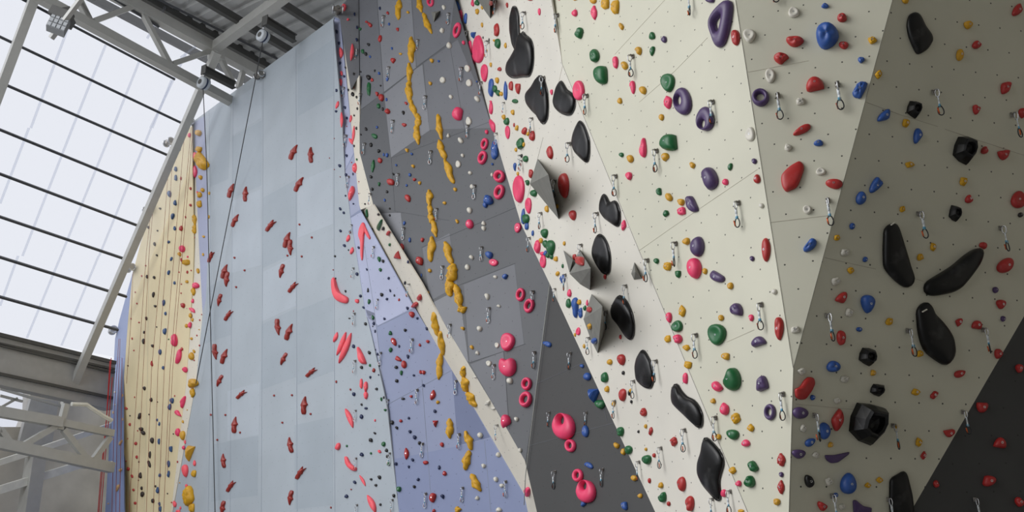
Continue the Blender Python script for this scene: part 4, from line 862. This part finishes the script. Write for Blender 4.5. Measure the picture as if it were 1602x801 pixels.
for i in ITEMS:
    if i[0] == 'P' and i[1] == 'v' and i[3] < 80: i[0] = 'R'; i.append((-.20, .02))
    if i[0] == 'R' and abs(i[2] - 1103.6) < 3 and i[3] > 150: i.append((-.25, -.42))
    if i[0] in 'uv': i[4] *= 1.2; i[5] *= 1.08
    if i[0] in 'uv' and i[1] == 'u': i[1] = 'y'
KEEP = []
for i in ITEMS:
    dup = False
    for j in KEEP:
        if i[0] in '@Q' or j[0] in '@Q':
            if i[0] == j[0] and math.hypot(i[2] - j[2], i[3] - j[3]) < 8: dup = True
        elif i[1] == j[1] and math.hypot(i[2] - j[2], i[3] - j[3]) < (4.2 if (max(i[4], i[5]) < 16 or i[5] < 8) else 7) and max(i[5], j[5]) < 2.2 * min(i[5], j[5]): dup = True
    if dup: DUPS = globals().get('DUPS', 0) + 1
    else: KEEP.append(i)
for i in KEEP:
    if i[0] == 'Q': quickdraw(i[2], i[3], i[5])
    elif i[0] == '@': belay_anchor(i[2], i[3])
    else: place(i[0], i[1], i[2], i[3], i[4], i[5], i[6], i[7], i[8] if len(i) > 8 else None)
for (a, b, reg_, hh) in (((1394, 352), (1400, 348), 'W5', .17), ((1443, 488), (1450, 484), 'W5', .17)):
    t = min((t for t in THINGS if t['kind'] == 'P'), key=lambda t: math.hypot(t['x'] - a[0] - 3, t['y'] - a[1] - 60)); pl = P[reg_]; q = Plane.world(pl.o + pl.n * .09, pl.n)
    v, f = box_between(q.pt(*a), q.pt(*b), .008, .01, pl.n); mesh('slot_label', [p - np.array(t['o'].location) for p in v], f, C['w'], t['o'])['label'] = 'small white slot label'
print('ITEMS', len(ITEMS), 'KEPT', len(KEEP))

# ------------------------------------------------------------------ auto belays, straps, ropes, floodlight
def on(reg, x, y, lift=0.0):
    pl = P[REG[reg][0]]; return Plane.world(pl.o + pl.n * lift, pl.n).pt(x, y)
def part(name, vf, m, e, smooth=False, label=None):
    o = mesh(name, [np.array(q) - np.array(e.location) for q in vf[0]], vf[1], m, e, smooth=smooth)
    if label: o['label'] = label
    return o
def auto_belay(root, tip, head, label, glabel):
    R0 = on('W1', *root)
    d = -BDIR
    # the tip of the cantilever: along the bar direction, where it meets the ray to the picture point
    best = min((k * .02 for k in range(10, 400)), key=lambda t: np.linalg.norm(project(R0 + d * t) - np.array(tip)))
    T0 = R0 + d * best
    e = empty('cantilever_arm', R0)
    part('beam', ibeam(R0 + d * .14, T0, .11, .16), STD, e); part('end_plate', box_between(T0 - d * .01, T0 + d * .01, .14, .2), STD, e)
    THINGS.append(dict(o=e, x=root[0], y=root[1], w=50, h=30, cat='beam', kind='arm', reg='W1', fixed=glabel))
    Zt = (T0 - CAM) @ ROT; Zt = -Zt[2]
    H = at(head[0], head[1], Zt); H[:2] = T0[:2] + (H[:2] - T0[:2]) * .6
    e2 = empty('auto_belay', H); r = 9.6 * Zt / F
    ax = np.cross(BDIR, [0, 0, 1])
    a = BDIR
    part('housing', tube([H - a * r * .75, H - a * r * .62, H + a * r * .62, H + a * r * .75], [r * .8, r, r, r * .8], 20), mat('pale grey housing', (196, 202, 208), .35), e2, True)
    part('rim_band', tube([H - a * r * .14, H + a * r * .14], r * 1.04, 20), mat('blue black band', (44, 56, 88), .4), e2)
    part('vent', tube([H - a * r * .8, H - a * r * .7], r * .45, 12), STD, e2)
    for k in range(3):
        c = H + np.array([0, 0, 1]) * (r * 1.15 + k * r * .42); t = a if k % 2 else ax
        part('chain_link', tube([c + t * math.cos(q * .785) * r * .16 + np.array([0, 0, 1]) * math.sin(q * .785) * r * .32 for q in range(8)], r * .07, 5, True), STEEL, e2)
    L = np.linalg.norm(T0 - H); part('shackle', tube([H + np.array([0, 0, r * 2.3]), T0 - np.array([0, 0, .08])], .02, 6), STEEL, e2)
    THINGS.append(dict(o=e2, x=head[0], y=head[1], w=16, h=20, cat='auto belay', kind='belay', reg='W1', fixed=label))
    return H - np.array([0, 0, r])
def line(name, pts, r, m, label, cat, x, y, group=None):
    v, f = tube(pts, r, 5); o0 = pts[0]
    o = mesh(name, [np.array(q) - o0 for q in v], f, m, loc=o0, smooth=True)
    THINGS.append(dict(o=o, x=x, y=y, w=2, h=300, cat=cat, kind='rope', reg='', fixed=label, grp=group)); return o
h1 = auto_belay((375,138), (319,108), (320,132), 'round auto belay unit hanging lower left over the yellow wall top', 'dark cantilever beam holding the lower auto belay unit')
h2 = auto_belay((470,66), (415,31), (411,59), 'round auto belay unit hanging higher up over the pale slate wall', 'dark cantilever beam holding the higher auto belay unit')
def wallrope(reg, px, lift=.13): return [on(reg, x, y, lift) for x, y in px]
line('belay_strap', [h1] + [on('W1', 322 + (y - 200) * .024, y, .10) for y in (260, 400, 600, 801, 1040)], .009, WIRE, 'dark strap hanging almost vertically from the lower auto belay', 'strap', 326, 400, 'auto belay straps')
line('belay_strap', [h2] + [on('W1', 385 - (y - 200) * .196, y, .12) for y in (300, 480, 600)], .009, WIRE, 'dark strap slanting down left from the higher auto belay', 'strap', 360, 300, 'auto belay straps')
YR = [[(266,230),(255,380),(237,580),(229,801),(222,1040)], [(271,230),(262,380),(247,580),(240,801),(234,1040)], [(289,206),(274,380),(257,580),(252,700),(248,801),(244,1040)], [(299,200),(283,380),(266,580),(256,801),(250,1040)], [(302,200),(287,380),(270,580),(262,740)],
      [(236,332),(229,395),(216,580),(203,780),(195,1040)], [(239,332),(233,400),(224,580),(214,801),(205,1040)], [(208,425),(205,500),(198,600)]]
RL = ['thin brown rope left of the middle on the yellow wall from the second anchor', 'thin brown rope just right of its twin from the second highest anchor', 'thin brown rope running free down the middle of the yellow wall', 'thin brown rope from the highest anchor, left strand of the pair', 'thin brown rope from the highest anchor, right strand of the pair',
      'thin brown rope from the third anchor, left strand of the pair', 'thin brown rope from the third anchor, right strand of the pair', 'short thin brown rope below the fourth anchor at the yellow wall edge']
for q, l in zip(YR, RL): line('climbing_rope', wallrope('Y', q), .0042, ROPE, l, 'rope', q[2][0], q[2][1], 'ropes hanging on the yellow wall')
NR = [[(186,530),(179,640),(175,801),(170,1040)], [(188,530),(184,640),(181,801),(177,1040)], [(191,560),(189,700),(187,801),(184,1040)]]
for q, l in zip(NR, ['leftmost thin rope on the narrow blue wall', 'middle thin rope on the narrow blue wall', 'rightmost thin rope on the narrow blue wall']): line('climbing_rope', wallrope('N', q), .006, ROPE, l, 'rope', q[1][0], q[1][1], 'ropes on the narrow blue wall')
for q, l in zip([[(174,560),(168,640),(158,740),(151,830),(140,1000)], [(172,565),(165,680),(155,801),(146,960)], [(176,590),(166,700),(158,801),(150,960)]], ['left red rope hanging free beside the narrow blue wall', 'middle red rope hanging free beside the narrow blue wall', 'right red rope hanging free beside the narrow blue wall']):
    line('climbing_rope', [Plane([(174, 600, 20.3), (110, 600, 20.8), UPV + (0,)]).pt(x, y) for x, y in q], .009, ROPER, l, 'rope', q[1][0], q[1][1], 'red ropes beside the narrow blue wall')
line('climbing_rope', [on('G2', 860, 444, .05), on('G2', 840, 600, .06), on('G2', 822, 745, .06), on('CR', 820, 790, .06)], .005, ROPEW, 'pale thin rope hanging down the edge between grey and charcoal walls', 'rope', 840, 600)
def floodlight():
    Zc = 13.0; q = [at(82, 20, Zc), at(110, 30, Zc), at(100, 50, Zc - .3), at(72, 39, Zc - .3)]
    e = empty('floodlight', at(91, 36, Zc)); u = q[1] - q[0]; v_ = q[3] - q[0]; n = np.cross(u, v_); n /= np.linalg.norm(n)
    if n.dot(CAM - q[0]) < 0: n = -n
    part('housing', ([p for p in q] + [p - n * .09 for p in q], [(0,1,2,3), (4,7,6,5), (0,4,5,1), (1,5,6,2), (2,6,7,3), (3,7,4,0)]), mat('grey floodlight body', (120, 122, 124), .5), e)
    for i in range(4):
        for j in range(3):
            a = q[0] + u * (i + .12) / 4 + v_ * (j + .14) / 3 + n * .01; us, vs = u * .19, v_ * .24
            part('led_lens', ([a, a + us, a + us + vs, a + vs, a - n * .02, a + us - n * .02, a + us + vs - n * .02, a + vs - n * .02], [(0,1,2,3), (4,7,6,5), (0,4,5,1), (1,5,6,2), (2,6,7,3), (3,7,4,0)]), mat_lens, e)
    part('fin_block', box_between(at(84, 22, Zc + .12), at(110, 32, Zc + .12), .3, .14), STD, e)
    part('arm', box_between(at(127, -2, Zc + .02), at(80, 60, Zc - .1), .07, .05), ST, e)
    part('driver', box_between(at(101, 15, Zc + .1), at(109, 31, Zc + .1), .16, .12), STD, e)
    THINGS.append(dict(o=e, x=91, y=36, w=30, h=40, cat='floodlight', kind='light', reg='', fixed='grey gridded LED floodlight on an arm under the roof truss'))
mat_lens = mat('floodlight lens', (176, 180, 184), .2)
floodlight()
# ------------------------------------------------------------------ labels
RN = {'Y': 'yellow wall', 'WS': 'white strip by the yellow wall', 'N': 'narrow blue wall', 'W1': 'pale slate wall', 'B': 'periwinkle wall', 'GS': 'grey strip under the roof', 'CR': 'slanting cream band', 'CRU': 'narrow cream tip', 'G2': 'grey wall', 'G3': 'charcoal wall',
      'F1': 'upper cream overhang', 'F2': 'cream overhang', 'W3': 'central cream wall', 'W4': 'cream wedge wall', 'W5': 'shaded cream wall', 'W6': 'charcoal corner wall'}
ORD = 'topmost second third fourth fifth sixth seventh eighth ninth tenth eleventh twelfth thirteenth fourteenth fifteenth sixteenth'.split()
LM = [(805,45,'black upright slab at the top'),(815,87,'hooked black hold'),(840,157,'broad black teardrop'),(883,154,'notched black pear hold'),(908,222,'black leaf-shaped hold'),(955,328,'two-lobed black hold'),(941,398,'black kidney-shaped hold'),
 (974,495,'chalked black oval'),(1008,578,'plain black egg hold'),(1075,633,'black slipper-shaped hold'),(1111,733,'tall black curved hold'),
 (1128,37,'large holed purple hold'),(1068,160,'upper holed purple egg'),(1104,190,'lower holed purple egg'),(1190,153,'purple doughnut hold'),(1111,280,'big smooth purple oval'),(1082,320,'leaning purple drop'),(1091,386,'domed purple hold'),
 (1205,644,'purple ring beside the corner'),(1195,600,'purple hold above the purple ring'),(1045,130,'round dished green hold'),(1045,222,'wide green two-lobed hold'),(1121,523,'biggest dished green hold'),(1146,594,'large green dome'),(939,118,'large green shield hold'),
 (1086,420,'large pink shield hold'),(906,142,'textured pink oval'),(748,77,'tall dished pink hold'),(812,296,'pink dished teardrop'),(882,290,'tall red leaf hold'),(1240,277,'large angular red hold'),(1293,57,'big chalked blue dome'),
 (1437,52,'black hatchet-shaped hold'),(1509,236,'black funnel hold'),(1405,400,'upright black wing volume'),(1490,424,'slanting black wing volume'),(1463,523,'black bottle-shaped volume'),(1358,664,'huge black pot hold'),(1408,770,'lowest black volume'),
 (1357,476,'biggest round blue hold'),(1272,600,'crescent red hold'),(1326,756,'large blue drop'),(1309,716,'purple boomerang hold'),(1430,172,'small black pot high up'),(1494,334,'black pot below the funnel'),(1357,559,'angular black pot'),(1372,610,'small round black pot'),(1310,657,'tall red lens hold'),
 (1593,312,'big red hold at the edge'),(1275,132,'knobbled red heart hold'),(716,178,'pink boulder hold'),(794,535,'large pink dish'),(794,575,'pink heart hold'),(883,667,'huge pink bowl'),(918,769,'lower pink bowl'),(774,234,'ribbed blue hold'),
 (781,276,'round pink ring'),(758,225,'upper twin pink ring'),(755,247,'lower twin pink ring'),(781,301,'tilted pink ring'),(764,313,'big blue hold on grey'),(824,625,'pink ring below its twin'),(824,601,'pink ring above its twin'),(893,697,'small ring under the bowl'),(904,744,'small ring over the lower bowl'),
 (814,461,'higher of two edge rings'),(828,478,'lower of two edge rings'),(766,399,'blue hold over pink dish'),(735,351,'lone pink oval on grey'),(791,659,'pink oval on the cream edge'),(824,770,'pink oval at the cream tip'),
 (531,455,'coral boot-shaped hold'),(567,376,'coral forked hold'),(541,545,'longest coral blade'),(564,557,'coral leaf hold'),(548,727,'coral banana hold'),(549,303,'coral half-moon hold'),(556,263,'coral hook hold'),(547,654,'slanting coral blade'),(582,788,'lowest coral blade'),
 (651,409,'big dark red egg hold'),(612,285,'dark red loaf hold'),(638,311,'leaning dark red hold'),(648,465,'red hold on cream band'),(636,710,'red log hold'),(633,570,'pair of red holds'),(625,397,'red wedge on cream band'),(583,540,'green leaf at top'),
 (576,140,'long green leaf hold'),(583,260,'spiny green leaf hold'),(594,351,'green blade on cream band'),(577,121,'black ball hold near leaf'),
 (930,620,'blue wedge on charcoal'),(916,675,'blue egg on charcoal'),(856,538,'blue fin on charcoal'),(900,482,'long blue oval on cream'),(769,137,'long upright blue hold'),
 (297,710,'yellow triangular wedge'),(295,776,'giant yellow coral hold'),(315,252,'large yellow coral hold'),(290,738,'pink drop at the slate edge'),(286,629,'tall pink drop'),(273,532,'long pink oval'),(280,558,'slanted long pink oval'),
 (234,338,'third belay anchor'),(233,651,'black egg on yellow'),(238,677,'round black twin'),(234,712,'upper of two tall blacks'),(233,727,'lower of two tall blacks'),(265,636,'blue twin pair'),(262,725,'blue pill hold'),(246,689,'black oval mid yellow wall'),(256,474,'blue oval mid yellow wall'),(240,461,'black pebble mid yellow wall'),(219,773,'pair of dark pebbles'),(222,692,'red pebble low on yellow'),
 (1446,36,''),(1571,196,'red heart hold on shade'),(1573,415,'large red hold on shade'),(1536,636,'red hold on charcoal corner')]
LM = [l for l in LM if l[2]]
for l in LM:
    c = [t for t in THINGS if t['cat'] == 'climbing hold' and 'lm' not in t]
    cols = {'black': 'k', 'purple': 'v', 'green': 'g', 'pink': 'p', 'coral': 'pyu', 'red': 'r', 'blue': 'bn', 'yellow': 'y', 'blacks': 'k', 'dark': 'rk'}
    want = ''.join(v for k, v in cols.items() if k in l[2].split()) 
    if 'pair' in l[2] or 'anchor' in l[2]: continue
    best = [t for t in c if math.hypot(t['x'] - l[0], t['y'] - l[1]) < 9 and (t['col'] in want or not want)]
    if best:
        t = max(best, key=lambda t: t['w'] * t['h'] / (4 + math.hypot(t['x'] - l[0], t['y'] - l[1]))); t['lm'] = l
    else: print('NO LANDMARK', l)
def direction(dx, dy):
    a = math.degrees(math.atan2(-dy, dx)) % 360
    return ['right of', 'up and right of', 'above', 'up and left of', 'left of', 'down and left of', 'below', 'down and right of'][int(((a + 22.5) % 360) // 45)]
def dist(d): return 'just' if d < 24 else 'close' if d < 48 else 'some way' if d < 95 else 'far'
def size(t):
    s = math.sqrt(t['w'] * t['h']); return 'tiny' if s < 3.6 else 'small' if s < 7 else '' if s < 12 else 'large'
def noun(t):
    if t['kind'] == 'Q': return 'steel quickdraw'
    if t['kind'] == '@': return 'steel belay anchor'
    kn = KIND.get(t['kind'], ''); return ' '.join(w for w in (size(t), t['cn'], {'rounded': '', 'screw-on': ''}.get(kn, kn), 'hold') if w)
used = {}
def take(t, label):
    label = ' '.join(label.split())
    if label in used or len(label.split()) > 16 or len(label.split()) < 4: return False
    used[label] = t; t['label'] = label; return True
for t in THINGS:
    if t.get('fixed'): take(t, t['fixed']) or print('FIX', t['fixed'])
# belay anchors by height
an = sorted([t for t in THINGS if t['kind'] == '@'], key=lambda t: t['y'])
AN = {0: 'steel belay anchor highest of all beside the grey strip under the roof', 1: 'steel belay anchor on the edge of the pale slate wall top', 2: 'steel belay anchor where the yellow wall meets the slate wall top', 3: 'steel belay anchor second highest on the yellow wall edge', 4: 'steel belay anchor third highest on the yellow wall edge', 5: 'steel belay anchor fourth highest on the yellow wall edge', 6: 'steel belay anchor at the top of the narrow blue wall'}
for i, t in enumerate(an): take(t, AN.get(i, 'x'))
st = [t for t in THINGS if t['kind'] in 'ABC' and t['cat'] == 'climbing hold']
for cname, sel in (('left', [t for t in st if t['x'] < 400]), ('right', [t for t in st if t['x'] >= 400])):
    sel.sort(key=lambda t: t['y'])
    for i, t in enumerate(sel):
        o = ORD[i] if i < len(ORD) else '%dth' % (i + 1)
        take(t, '%s brick red %s hold%s of the %s column on the pale slate wall' % (o, KIND[t['kind']].replace('inverted bone', 'blunt-topped bone'), '' if i == 0 else ' down', cname))
for t in THINGS:
    if t.get('lm') and 'label' not in t:
        n = t['lm'][2]; n = n if 'hold' in n else n
        take(t, '%s on the %s' % (n, RN[t['reg']])) or print('LMDUP', n)
rest = [t for t in THINGS if 'label' not in t]
from collections import defaultdict
def try_pass(fn):
    g = defaultdict(list)
    for t in rest:
        if 'label' not in t:
            l = fn(t)
            if l: g[' '.join(l.split())].append(t)
    for l, ts in g.items():
        if len(ts) == 1: take(ts[0], l)
# few of a kind on a wall: by height
g = defaultdict(list)
for t in THINGS:
    if t.get('cn') is not None and t.get('reg'): g[(noun(t), t['reg'])].append(t)
for (n, r), ts in g.items():
    if len(ts) <= 5:
        ts.sort(key=lambda t: t['y'])
        for i, t in enumerate(ts):
            if 'label' in t: continue
            take(t, ('only %s on the %s' % (n, RN[r])) if len(ts) == 1 else ('%s %s %son the %s' % (ORD[i], n, '' if i == 0 else 'down ', RN[r])))
def near(t, k):
    L = sorted(LM, key=lambda l: math.hypot(l[0] - t['x'], l[1] - t['y'])); L = [l for l in L if t.get('lm') is not l]; return L[k]
for k in range(4):
    def fn(t, k=k):
        l = near(t, k); dx, dy = t['x'] - l[0], t['y'] - l[1]; d = math.hypot(dx, dy)
        if d > 110 + 40 * k: return None
        return '%s %s %s the %s' % (noun(t), dist(d), direction(dx, dy), l[2])
    try_pass(fn)
# still tied: closest first
for k in range(6):
    g = defaultdict(list)
    for t in THINGS:
        if t.get('cat') in ('climbing hold', 'quickdraw') and t.get('reg'):
            l = near(t, 0); l = near(t, k); g[(noun(t), l[2], direction(t['x'] - l[0], t['y'] - l[1]))].append(t)
    for (n, ln, dr), ts in g.items():
        l = next(q for q in LM if q[2] == ln); ts.sort(key=lambda t: math.hypot(t['x'] - l[0], t['y'] - l[1]))
        for i, t in enumerate(ts):
            if 'label' not in t and i < len(ORD): take(t, '%s %s %s the %s' % (('closest' if i == 0 else ORD[i] + ' closest'), n, dr, ln))
for t in THINGS:
    o = t['o']
    if 'label' not in t: print('UNLABELLED', t['cn'], t['x'], t['y']); t['label'] = noun(t) + ' on the ' + RN.get(t['reg'], 'wall')
    o['label'] = t['label']; o['category'] = t['cat']
    if t.get('grp'): o['group'] = t['grp']
    elif t['cat'] == 'quickdraw': o['group'] = 'quickdraws on the ' + RN[t['reg']]
    elif t['cat'] == 'belay anchor': o['group'] = 'belay anchors along the wall tops'
    elif t['kind'] == 'vol': o['group'] = 'grey plywood volumes'
    elif t['cat'] == 'auto belay': o['group'] = 'auto belay units'
    elif t['cat'] == 'climbing hold': o['group'] = '%s on the %s' % ({'A': 'bone holds', 'B': 'bone holds', 'C': 'bone holds', 'u': 'tufa holds', 'v': 'tufa holds'}.get(t['kind'], t['cn'] + ' holds'), RN[t['reg']])
print('LABELS', len(used), 'THINGS', len(THINGS))
